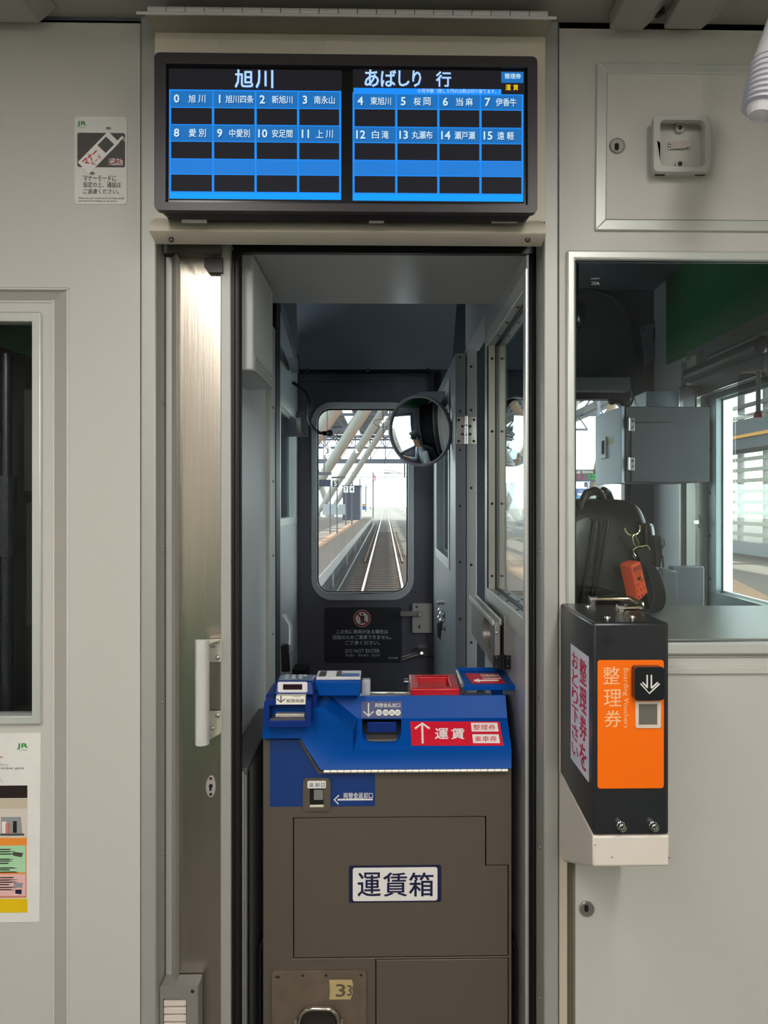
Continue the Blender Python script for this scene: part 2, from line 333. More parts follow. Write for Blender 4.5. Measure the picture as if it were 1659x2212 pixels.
# ================================================================ door posts
def post(name, u0, u1, d0, d1, label, screws):
    m = MB().box(X(u0, d0), d0, 0, X(u1, d0), d1, CZ).build(name, ALU2, None, .0025); struct(m, label, 'post'); return m
pl = post('trim_1', 303.5, 337, D0 - .004, 1.262, 'matt aluminium door post left of the doorway', 0)
for v in (870, 1190, 1517, 1844, 2168): screw(pl, Vector((X(337, D0 - .004), 1.232, Z(v, 1.23, 345))), .0035, STEEL, (1, 0, 0))
pr = post('trim_2', 1175, 1206.5, D0 - .004, 1.262, 'matt aluminium door post right of the doorway', 0)
for v in (556, 878, 1192, 1508, 1831, 2157): screw(pr, Vector((X(1175, D0 - .004), 1.232, Z(v, 1.23, 1168))), .0032, STEEL, (-1, 0, 0))
gk = MB().box(X(1144, 1.262), 1.262, 0, X(1164, 1.262), 1.30, H + .445)
gk.box(X(1150, 1.255), 1.255, 0, X(1157, 1.255), 1.264, H + .445)
struct(gk.build('trim_3', RUB, None, .004), 'black rubber seal beside the right door post', 'seal')
# dark lintel and hidden pocket behind the left post
lt = MB().box(X(340, 1.262), 1.262, Z(546, 1.262), X(1168, 1.262), 1.275, CZ - .02).build('trim_4', BLK); struct(lt, 'dark lintel above the doorway behind the header', 'lintel')

# ================================================================ sliding door (left)
dd = 1.245; zt = H + .442
do = thing('door_1', 'brushed stainless sliding door with white bar handle, slid open to the left', 'door', (X(420, dd), dd, 0), None, 'structure')
MB().box(X(387, dd), dd, .02, X(479, dd), dd + .022, zt).build('door_leaf', STEEL, do)
MB().box(X(477, dd), dd - .004, .02, X(500, dd), dd + .026, zt + .01).build('door_stile', ALU2, do, .002)
m = MB(); m.tube([(X(509, dd), dd + .012, .02), (X(509, dd), dd + .012, zt)], .0088, 12); m.box(X(499, dd), dd + .002, .02, X(505, dd), dd + .022, zt).build('door_seal', RUB, do)
# rounded edge cover of the door pocket
ec = MB(); r_ = X(387, dd) - X(359, dd); prof = [(X(359, dd), dd + .02), (X(359, dd), dd - .002)] + [(X(387, dd) - r_ * .55 * (1 - math.sin(R(t))) * 1.0, dd - .020 + .018 * (1 - math.sin(R(t)))) for t in (0, 25, 50, 75, 90)] + [(X(387, dd), dd - .02), (X(387, dd), dd + .005)]
z0, z1 = Z(2110, dd, 372), Z(556, dd, 372)
ec.plate([(x, y, z0) for x, y in prof], (), (0, 0, 1), z1 - z0)
struct(ec.build('trim_5', ALU2, None, .0015), 'rounded grey cover strip along the left edge of the sliding door', 'cover strip')
hb = MB().pp([(441, 556), (480, 556), (480, 588), (450, 588), (441, 577)], dd - .012, .012).build('door_stopper', BLK, do)
sq = MB().box(X(360, dd), dd - .015, Z(553, dd, 420), X(480, dd), dd + .02, Z(530, dd, 420)).build('door_rail_cover', mat('rail_grey', (92, 90, 86), .5), do)
# handle
hd = dd - .052
m = MB(); xc = X(434, hd); zt_, zb_ = Z(1384, hd, 434), Z(1611, hd, 434); rw = (X(449, hd) - X(418, hd)) / 2
prof = [(xc + rw * math.cos(R(t)), hd + .010 - .014 * math.sin(R(t))) for t in range(0, 181, 15)]
m.plate([(x, y, zb_) for x, y in prof], (), (0, 0, 1), zt_ - zb_)
hn = m.build('handle', LGREY if 0 else mat('handle_silver', (226, 228, 222), .34, .35), do, .002)
for v0, v1, va in ((1381, 1430, 1381), (1536, 1582, 1590)):
    k = MB().pp(rr(450, v0, 480, v1, 4), dd - .007, .0025)
    top = v0 < 1500; zz = Z(v0 + 1 if top else v1, dd - .007, 470); zh = Z(1386, hd, 440) if top else Z(1606, hd, 440)
    k.add([(X(478, dd), dd - .006, zz), (X(452, dd), dd - .006, zz), (xc - .006, hd + .012, zz), (xc + .010, hd + .012, zz),
           (X(478, dd), dd - .006, zz - .003), (X(452, dd), dd - .006, zz - .003), (xc - .006, hd + .012, zz - .003), (xc + .010, hd + .012, zz - .003)],
          [(0, 1, 2, 3), (7, 6, 5, 4), (0, 4, 5, 1), (1, 5, 6, 2), (2, 6, 7, 3), (3, 7, 4, 0)])
    br = k.build('handle_bracket', mat('bracket_silver', (206, 202, 190), .34, .5), hn, .0008)
for u, v in ((461, 1394), (470, 1421), (470, 1546), (459, 1574)): screw(hn, W(u, v, dd - .007), .0042, CHROME)
lk = MB().pp(circ(455, 1700, 10.5, 24, 23), dd - .003, .003).build('lock_escutcheon', mat('dull_nickel', (182, 172, 170), .4, .3), do, .0008)
k = MB().pp(circ(455, 1698, 4, 12), dd - .0045, .002); k.pp([(453, 1699), (457, 1699), (456, 1708), (452, 1708)], dd - .0045, .002); k.build('keyhole', HOLE, lk)
for v in (1682, 1716): MB().pp(circ(455, v, 3.2, 10), dd - .004, .0012).build('lock_rivet', DKMET, lk)
# vent box low beside the door
vd = dd - .032
vb = thing('vent_unit', 'grey framed louvre vent at the bottom left of the doorway', 'vent', W(390, 2180, vd))
MB().pp(rr(345, 2130, 428, 2400, 3), vd, .03, [rr(340, 2157, 403, 2390, 4)][:0] or [[(352, 2157), (403, 2157), (403, 2390), (352, 2390)]]).build('frame', mat('vent_grey', (128, 124, 122), .5), vb, .0015)
for k in range(14):
    v = 2161 + k * 16.5; MB().pp(rr(350, v, 402, v + 12.5, 2, 2), vd + .006, .012).build('louvre', mat('vent_white', (226, 212, 204), .5), vb, .002)
fs(vb, 416, 2141, vd, 4, DKMET); MB().pb(350, 2157, 404, 2390, vd + .022, .004).build('back_plate', BLK, vb)

# ================================================================ header above the doorway
hh = thing('header_cover', 'hinged off-white header cover above the doorway holding the fare display', 'cover', W(755, 300, 1.19))
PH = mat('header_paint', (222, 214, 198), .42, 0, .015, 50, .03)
uh = 755
def prism(rows, u0, u1, name, m_, bev=.002):   # cross-section rows (v, depth) swept across the doorway
    prof = [Vector((0, d, Z(v, d, uh))) for v, d in rows]; x0, x1 = X(u0, 1.18), X(u1, 1.18)
    return MB().plate([(x0, p.y, p.z) for p in prof], (), (1, 0, 0), x1 - x0).build(name, m_, hh, bev)
prism([(75, 1.188), (476, 1.188), (476, 1.2), (75, 1.2)], 331, 1180, 'front_panel', PH, 0)
prism([(37, 1.138), (75, 1.188), (75, 1.199), (32, 1.146)], 331, 1180, 'sloped_cover', mat('header_paint_shaded', (168, 160, 146), .45, 0, .02, 50))  # darker copy of the header paint, shade of the slope in the colour
prism([(30, 1.128), (37, 1.130), (37, 1.146), (30, 1.146)], 317, 1187, 'cover_lip', LGREY, .001)
prism([(474, 1.186), (480, 1.160), (488, 1.152), (500, 1.150), (505, 1.154), (530, 1.186), (530, 1.2), (474, 1.2)], 334, 1172, 'lower_cover', PH, .003)
for k in range(21):
    u0 = 320 + k * 41.1; m = MB(); y_ = 1.134; z_ = Z(25, 1.13, uh); m.cyl((X(u0 + .8, y_), y_, z_), (X(u0 + 40.2, y_), y_, z_), .0062, None, 12); m.build('hinge_knuckle', LGREY, hh)
MB().pp(rr(470, 86, 702, 160, 3), 1.1872, .001).build('label_plate', mat('header_label', (217, 209, 193), .45), hh)
for u in (370, 1140): fs(hh, u, 518, 1.165, 6, DKMET)

# ================================================================ fare display
fd = thing('fare_display', 'wide black twin-screen fare display above the doorway', 'display', W(748, 300, 1.12))
DF = 1.095; CASE = mat('display_case', (44, 40, 44), .38, 0, .05, 80)
ud = 748
fr = rr(333, 117, 1161, 457, 12)
MB().pp(fr, DF, .012, [[(358, 141), (1140, 141), (1140, 439), (358, 439)]], uc=ud).build('bezel', CASE, fd, .004)
m = MB(); P = lambda u, v, d: Vector((X(u, d), d, Z(v, d, ud)))
A = [P(335, 119, DF + .01), P(1159, 119, DF + .01), P(1152, 457, DF + .01), P(343, 457, DF + .01)]
B = [P(345, 122, 1.187), P(1148, 122, 1.187), P(1135, 478, 1.187), P(365, 478, 1.187)]
Cc = [P(343, 456, DF + .004), P(1152, 456, DF + .004), P(1132, 479, 1.125), P(374, 479, 1.125)]
m.add(A + B, [(0, 1, 2, 3), (7, 6, 5, 4), (0, 4, 5, 1), (1, 5, 6, 2), (2, 6, 7, 3), (3, 7, 4, 0)]); m.add(Cc + [P(343, 440, 1.12), P(1152, 440, 1.12)], [(0, 1, 2, 3), (0, 3, 4), (1, 5, 2), (3, 2, 5, 4), (0, 4, 5, 1)])
m.build('housing', CASE, fd, .002)
for u0, u1 in ((392, 446), (1062, 1118), (797, 829)): MB().pb(u0, 474, u1, 481, 1.122, .004).build('vent_tab', mat('tab_grey', (150, 148, 140), .5), fd)
dS = DF + .006
SB = emis('lcd_black', (26, 26, 32), .9); S1 = emis('lcd_blue', (26, 112, 186), 1.); S2 = emis('lcd_line', (24, 140, 250), 1.05); S3 = emis('lcd_bar', (0, 158, 252), 1.05); SW = emis('lcd_white', (200, 230, 246), 1.05); SC = emis('lcd_cyan', (176, 216, 246), 1.05); SO = emis('lcd_yellow', (250, 205, 20), 1.); SG = emis('lcd_mid', (30, 125, 215), 1.)
SM = [SB, S1, S2, S3, SW, SC, SO, SG, emis('lcd_shadow', (30, 60, 140), .8)]
gl = MB().pp([(356, 139), (1142, 139), (1142, 441), (356, 441)], dS + .002, .004, uc=ud).build('screen_surround', mat('screen_black', (9, 9, 11), .25), fd)
def screen(u0, u1, v0, v1, cols, rows, bar, uc):
    g = MB(); q = lambda a, b, c, d, mi, k: g.add([P_(a, b, k), P_(c, b, k), P_(c, d, k), P_(a, d, k)], [(0, 1, 2, 3)], mi)
    P_ = lambda u, v, k: Vector((X(u, dS), dS + .0012 - .0003 * k, Z(v, dS, uc)))
    q(u0, v0, u1, v1, 0, 0); q(cols[0] - 2, rows[0][0] - 3, cols[-1] + 2, bar[1], 2, 1)
    for i, (h0, h1, b1) in enumerate(rows):
        for a, b in zip(cols, cols[1:]):
            q(a + 1.5, h0, b - 1.5, h1, 7 if i == 2 else 1, 2); q(a + 2.5, h1 + 2, b - 2.5, b1 - 2, 0, 2)
    q(cols[0] - 1, bar[0], cols[-1] + 1, bar[1], 3, 2)
    return g
def cells(g, cols, data, rows, uc):
    for i, row in enumerate(data):
        h0, h1, _ = rows[i]; vc = (h0 + h1) / 2 + 1
        for (n, s, half), a in zip(row, cols):
            nw = 10 if len(n) == 1 and n != '1' else (5.5 if n == '1' else (17 if n == '11' else 22)); nu = a + (17 if len(n) > 1 else 15)
            def T(b, uu0, uu1, vv0, vv1, bo):
                x0, x1 = X(uu0, dS), X(uu1, dS); z0, z1 = Z(vv1, dS, uc), Z(vv0, dS, uc)
                for dx, mi, k in ((.0008, 8, .0010), (0, 4, .0016)):
                    g.text(b, (x0 / 2 + x1 / 2 + dx, dS - k + .0003, z0 / 2 + z1 / 2 - dx), (1, 0, 0), (0, 0, 1), None if b.isdigit() else x1 - x0, z1 - z0, bo, mi)
            T(n, nu - nw / 2 - (0 if len(n) < 2 else 2), nu + nw / 2, vc - 8.5, vc + 8.5, .035)
            w_ = {2: 36, 3: 44, 4: 60}[len(s)]; cx = a + half
            if len(s) == 2:
                T(s[0], cx - w_ / 2, cx - w_ / 2 + 15, vc - 8.5, vc + 8.5, .014); T(s[1], cx + w_ / 2 - 15, cx + w_ / 2, vc - 8.5, vc + 8.5, .014)
            else: T(s, cx - w_ / 2, cx + w_ / 2, vc - 8.5, vc + 8.5, .014)
cl = (367, 460, 552, 644, 735); rl = ((197, 232, 271), (271, 305, 345), (345, 376, 416))
g = screen(364, 738, 149, 432, cl, rl, (417, 430), 550)
g2 = MB(); cells(g2, cl, ((('0', '旭川', 59), ('1', '旭川四条', 58), ('2', '新旭川', 58), ('3', '南永山', 57)), (('8', '愛別', 60), ('9', '中愛別', 58), ('10', '安足間', 58), ('11', '上川', 57))), rl, 550)
def big(g, s, u0, u1, v0, v1, bo=.02, mi=5, sh=True):
    x0, x1 = X(u0, dS), X(u1, dS); z0, z1 = Z(v1, dS, (u0 + u1) / 2), Z(v0, dS, (u0 + u1) / 2)
    for dx, m_, k in (((.0012, 8, .0010),) if sh else ()) + ((0, mi, .0016),): g.text(s, (x0 / 2 + x1 / 2 + dx, dS - k + .0003, z0 / 2 + z1 / 2 - dx), (1, 0, 0), (0, 0, 1), x1 - x0, z1 - z0, bo, m_)
tl = MB(); big(tl, '旭', 508, 547, 152, 190); big(tl, '川', 553, 590, 153, 191)
a = g.build('screen', SM, fd, flat=True); tl.build('title_lettering', SM, a, flat=True); a['label'] = 'left lit screen headed with the starting station'; g2.build('screen_lettering', SM, a, flat=True)
cr_ = (763.5, 856, 947, 1038, 1129); r2 = ((204, 235, 276), (276, 308, 348), (348, 379, 419))
g = screen(762, 1133, 150, 437, cr_, r2, (420, 434), 946)
P_ = lambda u, v, k: Vector((X(u, dS), dS + .0012 - .0003 * k, Z(v, dS, 946)))
q = lambda a, b, c, d, mi, k: g.add([P_(a, b, k), P_(c, b, k), P_(c, d, k), P_(a, d, k)], [(0, 1, 2, 3)], mi)
q(763.5, 191, 1083, 203, 2, 2); q(1083, 153, 1131, 177, 1, 2); q(1083, 178, 1131, 202, 0, 3)
g2 = MB(); cells(g2, cr_, ((('4', '東旭川', 59), ('5', '桜岡', 56), ('6', '当麻', 56), ('7', '伊香牛', 55)), (('12', '白滝', 58), ('13', '丸瀬布', 56), ('14', '瀬戸瀬', 57), ('15', '遠軽', 54))), r2, 946)
tl = MB(); big(tl, 'あ', 788, 818, 152, 188); big(tl, 'ば', 823, 855, 153, 188); big(tl, 'し', 861, 884, 154, 187); big(tl, 'り', 891, 909, 154, 188); big(tl, '行', 942, 974, 156, 188)
big(g2, '整理券', 1090, 1125, 160, 171, .012, 4, False); big(g2, '運', 1092, 1103, 184, 196, .015, 6, False); big(g2, '賃', 1108, 1119, 184, 196, .015, 6, False)
big(g2, '小児半額（但し５円のは数は切り捨てます。）', 902, 1080, 193, 202.5, 0, 4, False)
b_ = g.build('screen', SM, fd, flat=True); tl.build('title_lettering', SM, b_, flat=True); b_['label'] = 'right lit screen headed with the destination'; g2.build('screen_lettering', SM, b_, flat=True)

# ================================================================ PARTITION: right wall
RX = 1.4 / D0 * F + VPU; ucr = 1450
wr = MB().pp([(1208, v_top), (RX, v_top), (RX, bot(D0)), (1243, bot(D0)), (1243, 1440), (1208, 1440)], D0, .03, [[(1240, 556), (2150, 556), (2150, 1392), (1240, 1392)]], uc=ucr).build('wall_right', PAINT)
struct(wr, 'off-white painted partition wall on the right below and above the window', 'wall')
MB().pp([(1208, 1440), (1226, 1440), (1226, bot(D0)), (1208, bot(D0))], D0 - .001, .03, uc=ucr).build('edge_strip', BEIGE, wr, .0015)
MB().pp([(1226, 1440), (1246, 1440), (1246, bot(D0)), (1226, bot(D0))], D0 + .016, .01, uc=ucr).build('groove_back', mat('groove_olive', (112, 104, 80), .6), wr)
wn = MB().pp([(1225, 541), (2170, 541), (2170, 1415), (1225, 1415)], D0 - .010, .012, [[(1243, 560), (2150, 560), (2150, 1389), (1243, 1389)]], uc=ucr).build('window_2', ALU, None, .003)
struct(wn, 'aluminium framed window into the driving cab in the right partition wall', 'window')
MB().pp([(1238, 555), (2155, 555), (2155, 1394), (1238, 1394)], D0 + .008, .004, uc=ucr).build('glass_pane', GLASS, wn)
gk = MB().pp([(1239, 556), (2155, 556), (2155, 1393), (1239, 1393)], D0 + .003, .010, [[(1244.5, 563), (2148, 563), (2148, 1387), (1244.5, 1387)]], uc=ucr).build('glazing_seal', RUB, wn)
g = MB(); gx = D0 + .0075
g.text('AGC', W(1286, 612, gx), (-1, 0, 0), (0, 0, 1), 18 * s_, 7 * s_, .02, 0); g.text('TEMPERED', W(1286, 602, gx), (-1, 0, 0), (0, 0, 1), 20 * s_, 3.5 * s_, 0, 0)
g.build('glass_mark', mat('etched_mark', (150, 150, 155), .5), wn)
for v0, v1, k in ((1416, 1421, .002), (1440, 1456, .006)):
    MB().pb(1225 if v0 < 1430 else 1209, v0, 2170, v1, D0 - k, k + .002).build('sill_rail', ALU2 if v0 < 1430 else PAINT, wr, .0015)
def keylock(u, v, r, name, label, d):
    t = thing(name, label, 'lock', W(u, v, d)); s = r / F * d
    MB().lathe([(s, 0), (s, .003), (s * .9, .0045), (s * .84, .0045), (s * .80, .0035), (.0001, .0035)], W(u, v, d), (0, -1, 0), 32).build('lock_ring', mat('lock_nickel', (170, 168, 162), .32, .8), t)
    MB().pp(rr(u - r * .27, v - r * .42, u + r * .27, v + r * .5, r * .26, 4), d - .0042, .001).build('keyhole', HOLE, t)
keylock(1267, 1962, 16.5, 'panel_lock', 'round nickel key lock low on the right wall', D0)
# access hatch, top right
hz = thing('access_hatch', 'aluminium framed access hatch in the upper right wall', 'hatch', W(1470, 315, D0 - .004))
dh = D0 - .007; uq = 1475
bars = (([(1290, 137), (2020, 137), (2000, 158), (1312, 158)]), ([(1290, 137), (1312, 158), (1309, 475), (1287, 497)]), ([(1287, 497), (1309, 475), (2000, 475), (2020, 497)]))
for o_ in bars: MB().pp(o_, dh, .008, uc=uq).build('frame_bar', ALU, hz, .0012)
MB().pp([(1311.5, 158.5), (2000, 158.5), (2000, 474.5), (1308.5, 474.5)], dh + .003, .006, uc=uq).build('hatch_panel', PAINT, hz, .001)
keylock(1332.5, 316, 17, 'hatch_lock', 'round nickel key lock at the left of the upper hatch', dh + .003)
# square empty clock bracket on the hatch
dc = dh + .003 - .028
ck = thing('clock_bracket', 'square grey empty device holder with strap, on the upper right hatch', 'bracket', W(1472, 314, dc))
CKM = mat('bracket_grey', (190, 191, 186), .4, .2, .03, 50)
MB().pp(rr(1412, 248, 1536, 371, 11), dc, .010, [rr(1426.5, 259, 1523, 359, 11)]).build('front_frame', CKM, ck, .003)
MB().pp(rr(1417, 250, 1530, 373, 8), dc + .009, .020, [rr(1424, 257, 1523, 366, 8)]).build('side_walls', CKM, ck, .0015)
for u0 in (1416, 1503): MB().pb(u0, 374.5, u0 + 21, 377.5, dc + .012, .004).build('bottom_slot', HOLE, ck)
for v, vv in ((276, 262), (354, 366)):
    m = MB().pp(circ(1469, v, 9, 20), dc + .020, .008); m.pp([(1462, min(v, vv)), (1477, min(v, vv)), (1477, max(v, vv)), (1462, max(v, vv))], dc + .021, .007); m.build('lug', CKM, ck, .001); fs(ck, 1469, v, dc + .020, 5, DKMET)
m = MB(); pts = []
for i in range(9): t = i / 8; pts.append((1442 + 47 * t, .004 * math.sin(math.pi * min(1, t * 1.1)) ** 2 + (.008 * max(0, t - .5) * 2)))
ys = dc + .027
for (ua, la), (ub, lb) in zip(pts, pts[1:]): m.add([P0 for P0 in (Vector((X(ua, ys), ys - la, Z(308, ys, 1465))), Vector((X(ub, ys), ys - lb, Z(308, ys, 1465))), Vector((X(ub, ys), ys - lb, Z(323 - 3 * (ub > 1480), ys, 1465))), Vector((X(ua, ys), ys - la, Z(324, ys, 1465))))], [(0, 1, 2, 3)])
m.build('strap', mat('strap_grey', (182, 172, 164), .6), ck)
for v in (314, 320): fs(ck, 1446, v, ys, 3.4, CHROME)
# ================================================================ ticket dispenser on the right wall
XL = X(1207, D0); df = DX(1281, XL); XR = X(1445, df)
zt_ = Z(1345, df, 1360); zb1, zb0 = Z(1805, df, 1360), Z(1665, D0, 1207)
td = thing('ticket_dispenser', 'black wall-mounted boarding ticket dispenser with orange front panel', 'ticket machine', (XL / 2 + XR / 2, D0 - .01, zt_))
DBK = mat('dispenser_black', (38, 39, 43), .28, 0, .05, 200, .03)
MB().plate([(XL, D0 - .011, zt_ + .001), (XL, df, zt_), (XL, df, zb1), (XL, D0 - .011, zb0)], (), (1, 0, 0), XR - XL).build('body', DBK, td, .004, 3)
zw0, zw1 = Z(1836, D0, 1210), Z(1872, df, 1365)
MB().plate([(XL, D0 - .0005, zb0 + .002), (XL, df + .001, zb1 - .001), (XL, df + .001, zw1), (XL, D0 - .03, zw0 - .005), (XL, D0 - .008, zw0 + .012), (XL, D0 - .0005, zw0 + .03)], (), (1, 0, 0), XR - XL + .001).build('mounting_base', mat('base_white', (220, 212, 202), .42, 0, .015), td, .003, 3)
MB().box(XL + .006, D0 - .014, zb0 + .01, XR + .006, D0 - .001, zt_ - .002).build('back_plate', BEIGE, td, .001)
op = MB().pp(rr(1291, 1426, 1434, 1703, 6), df - .0012, .0012).build('front_film', ORNG, td)
g = MB(); dt = df - .0016
for s, u0, v0, u1, v1 in (('整', 1303, 1440, 1338, 1478), ('理', 1305, 1489, 1342, 1526), ('券', 1306, 1534, 1342, 1571)): g.tx(s, u0, v0, u1, v1, dt, .01, 0)
sd_ = df / F; g.text('Boarding Vouchers', W(1351, 1508, dt), (0, 0, -1), (1, 0, 0), 130 * sd_, 14 * sd_, .0, 0); g.build('front_lettering', PINKT, op, flat=True)
bt = MB().pp(rr(1371, 1441, 1435, 1513, 7), df - .014, .014).build('issue_button', BLKG, td, .004, 3)
g = MB(); dbt = df - .0146
def L(mb, d, pts, wpx, mi=0): mb.tube([W(u, v, d) for u, v in pts], wpx / F * d / 2, 6, mi)
for pts in ([(1398, 1458), (1398, 1486)], [(1407, 1458), (1407, 1486)], [(1384, 1477), (1402.5, 1498), (1425, 1477)], [(1384, 1477), (1402.5, 1489)][:0] or [(1388, 1474), (1398, 1485)], [(1421, 1474), (1407, 1487)]): L(g, dbt, pts, 3.4)
g.build('arrow_mark', WHITE, bt)
ob = MB().pp(rr(1373, 1515, 1428, 1573, 4), df - .003, .003, [[(1380, 1521), (1420, 1521), (1420, 1566), (1380, 1566)]]).build('outlet_frame', mat('outlet_cream', (216, 200, 184), .45), td, .0006)
MB().pb(1380, 1521, 1420, 1566, df - .0016, .001).build('outlet_flap', mat('flap_grey', (118, 112, 106), .4, .3), ob)
sp = MB()
for i in range(-3, 4):
    for j in range(-3, 4):
        if abs(i) + abs(j) <= 3 and (i + j) % 1 == 0 and (abs(i) + abs(j)) != 0 or (i, j) == (0, 0): sp.pp(circ(1313 + i * 4.4, 1384 + j * 4.4, 1.15, 6), df - .0006, .0006)
a = sp.build('speaker_holes', HOLE, td); a['kind'] = 'stuff'
for u in (1340, 1410):
    m = MB().lathe([(.0065, 0), (.0065, .003), (.0055, .004), (.0055, .010), (.0045, .011), (.003, .011), (.002, .008), (.0001, .008)], W(u, 1782, df), (0, -1, 0), 12); m.build('front_bolt', CHROME, td)
for u in (1302, 1414): MB().cyl((X(u, df + .02), df + .02, zw1 + .002), (X(u, df + .02), df + .02, zw1 - .004), .0035).build('base_bolt', CHROME, td)
for u, v in ((1286, 1826), (1322, 1852), (1446, 1853)): MB().pp(circ(u, v, 1.3, 6), df - .0004, .0006).build('paint_chip', HOLE, td)
zh = zt_ + .010; PT = lambda u, d: Vector((X(u, d), d, zh))
hp = [PT(1284, 1.17), PT(1330, 1.17), PT(1362, 1.165) + Vector((0, 0, .002)), PT(1386, 1.10) + Vector((0, 0, .002)), PT(1384, 1.082), PT(1370, 1.074), PT(1345, 1.072)]
hn = MB().tube(hp, .0042, 10).build('carry_handle', mat('nickel_bar', (210, 200, 170), .14, 1), td)
for u, d in ((1282, 1.17), (1343, 1.072)):
    m = MB().cyl((X(u - 10, d), d, zh), (X(u + 6, d), d, zh), .0062); m.box(X(u - 8, d), d - .006, zt_, X(u + 2, d), d + .006, zh); m.build('handle_mount', CHROME, hn, .0008)
for u, d in ((1312, 1.04), (1366, 1.045), (1270, 1.15)): MB().lathe([(.005, 0), (.004, .003), (.0001, .0035)], (X(u, d), d, zt_), (0, 0, 1), 10).build('top_screw', CHROME, td)
# side sticker in red brush lettering
ya, yb = DX(1234, XL), DX(1272, XL); za0, za1 = Z(1390, ya, 1234), Z(1637, ya, 1234)
xs = XL - .001
sk = MB().plate([(xs, ya, za0), (xs, yb, za0), (xs, yb, za1), (xs, ya, za1)], (), (1, 0, 0), .0009).build('side_sticker', mat('sticker_lilac', (222, 222, 236), .4), td)
g = MB(); hS, wS = za0 - za1, ya - yb
for col, s in ((.74, '整理券を'), (.28, 'おとり下さい')):
    n = len(s)
    for i, ch in enumerate(s): g.text(ch, (xs - .0005, ya - wS * col, za0 - hS * (.04 + .92 * (i + .5) / n)), (0, -1, 0), (0, 0, 1), wS * .36, hS * .92 / n * (.86 if ch != 'い' else .6), .012)
g.build('side_lettering', mat('crimson_print', (206, 16, 70), .5), sk, flat=True)

# ================================================================ fare box
DB = 1.30; ub = 836
fb = thing('fare_box', 'large blue and brown fare box standing in the middle of the doorway', 'fare box', (X(836, DB), DB + .16, 0))
bf = bot(DB)
dpoly = [(635, 1767), (1048, 1767), (1048, 1873), (1097, 1873), (1097, 2067), (635, 2067)]
grow = [(633, 1765), (1050.5, 1765), (1050.5, 1871), (1099, 1871), (1099, 2069), (633, 2069)]
MB().pp([(568, 1596), (650, 1596), (690, 1664), (1105, 1664), (1105, bf), (568, bf)], DB, .006, [grow, [(811, 2072), (1099, 2072), (1099, bf - 80), (811, bf - 80)]], uc=ub).build('front_plate', BROWN, fb, .0012)
m = MB().box(X(568, DB), DB + .0065, 0, X(1105, DB), DB + .33, Z(1600, DB, ub)); m.build('cabinet_body', BROWN, fb, .002)
MB().box(X(575, DB), DB + .0055, .1, X(1100, DB), DB + .0066, Z(1700, DB, ub)).build('seam_shadow_gap', HOLE, fb)
dn = MB().pp(dpoly, DB - .0015, .006, uc=ub).build('service_door', BROWN, fb, .0012)
MB().pp([(813, 2074), (1097, 2074), (1097, bf - 82), (813, bf - 82)], DB - .0008, .006, uc=ub).build('lower_panel', BROWN, fb, .001)
np_ = MB().pp(rr(754, 1870, 953, 1949, 4), DB - .0032, .0017).build('name_plate', NAVY2, dn); MB().pp(rr(762, 1874, 945, 1946, 5), DB - .0037, .0006).build('name_plate_face', WHITE, np_)
g = MB(); [g.tx(c_, u0, 1885, u1, 1936, DB - .0041, .012) for c_, u0, u1 in (('運', 773, 822), ('賃', 828, 879), ('箱', 884, 936))]; g.build('name_lettering', NAVY2, np_, flat=True)
nf = MB().pp([(583, 1597), (643, 1597), (688, 1672), (810, 1672), (810, 1742), (583, 1742)], DB - .0008, .0008).build('navy_film', NAVY, fb)
g = MB(); g.tx('両替金返却口', 742, 1712, 805, 1725, DB - .0012, .012); g.pp([(729, 1725.5), (805, 1725.5), (805, 1729), (729, 1729)], DB - .0012, .0004); L(g, DB - .001, [(732, 1718), (722, 1727.5), (731, 1737)], 3.2); g.build('film_lettering', WHITE, nf)
rp = MB().pp(rr(654, 1682, 714, 1753, 9), DB - .005, .005, [[(669, 1704), (699, 1704), (699, 1744), (669, 1744)]]).build('return_slot', BROWN, fb, .001)
MB().pp(rr(664, 1687, 704, 1703, 3), DB - .0058, .001).build('slot_label', WHITE, rp); g = MB(); [g.tx(c_, u0, 1691, u1, 1700, DB - .0062, .01) for c_, u0, u1 in (('返', 668, 677), ('却', 681, 690), ('口', 694, 701))]; g.build('slot_lettering', BLKT, rp, flat=True)
m = MB(); m.pp([(678, 1706), (698, 1706), (698, 1728), (678, 1728)], DB + .003 - .006, .002, mi=0); m.pp([(669, 1704), (699, 1704), (699, 1744), (669, 1744)], DB - .0009, .001, mi=1); m.pp([(669, 1739), (699, 1739), (699, 1744), (669, 1744)], DB - .004, .002, mi=2); m.build('slot_flap', [mat('flap_silver', (150, 150, 150), .35, .4), HOLE, CREAM], rp)
# worn metal cash door at the bottom
cdp = MB().pp(rr(587, 2098, 791, 2420, 5), DB - .007, .007).build('cash_door', WORN, fb, .001)
for u, v in ((597, 2110), (602, 2110), (654, 2107), (704, 2107), (780, 2106)): fs(cdp, u, v, DB - .007, 3, DKMET)
MB().pp([(711, 2117), (760, 2117), (763, 2128), (760, 2135), (762, 2144), (757, 2159), (711, 2159), (713, 2140)], DB - .0078, .0008).build('masking_tape', mat('tape_tan', (186, 164, 116), .6, 0, .06), cdp)
g = MB(); g.tx('3', 726, 2126, 746, 2153, DB - .0082, .02); g.tx('3', 750, 2128, 760, 2151, DB - .0082, .02); g.build('tape_numerals', mat('tape_ink', (92, 84, 62), .6), cdp, flat=True)
MB().pp(rr(650, 2180, 726, 2330, 14), DB - .0078, .001).build('handle_cup', mat('cup_dark', (60, 54, 50), .4, .5), cdp)
MB().tube([W(u, v, DB - .018) for u, v in ((646, 2300), (646, 2204), (651, 2190), (662, 2181), (676, 2179), (704, 2179), (716, 2181), (726, 2190), (731, 2204), (731, 2300))], .0042, 10).build('pull_handle', mat('pull_nickel', (190, 182, 170), .2, 1), cdp)
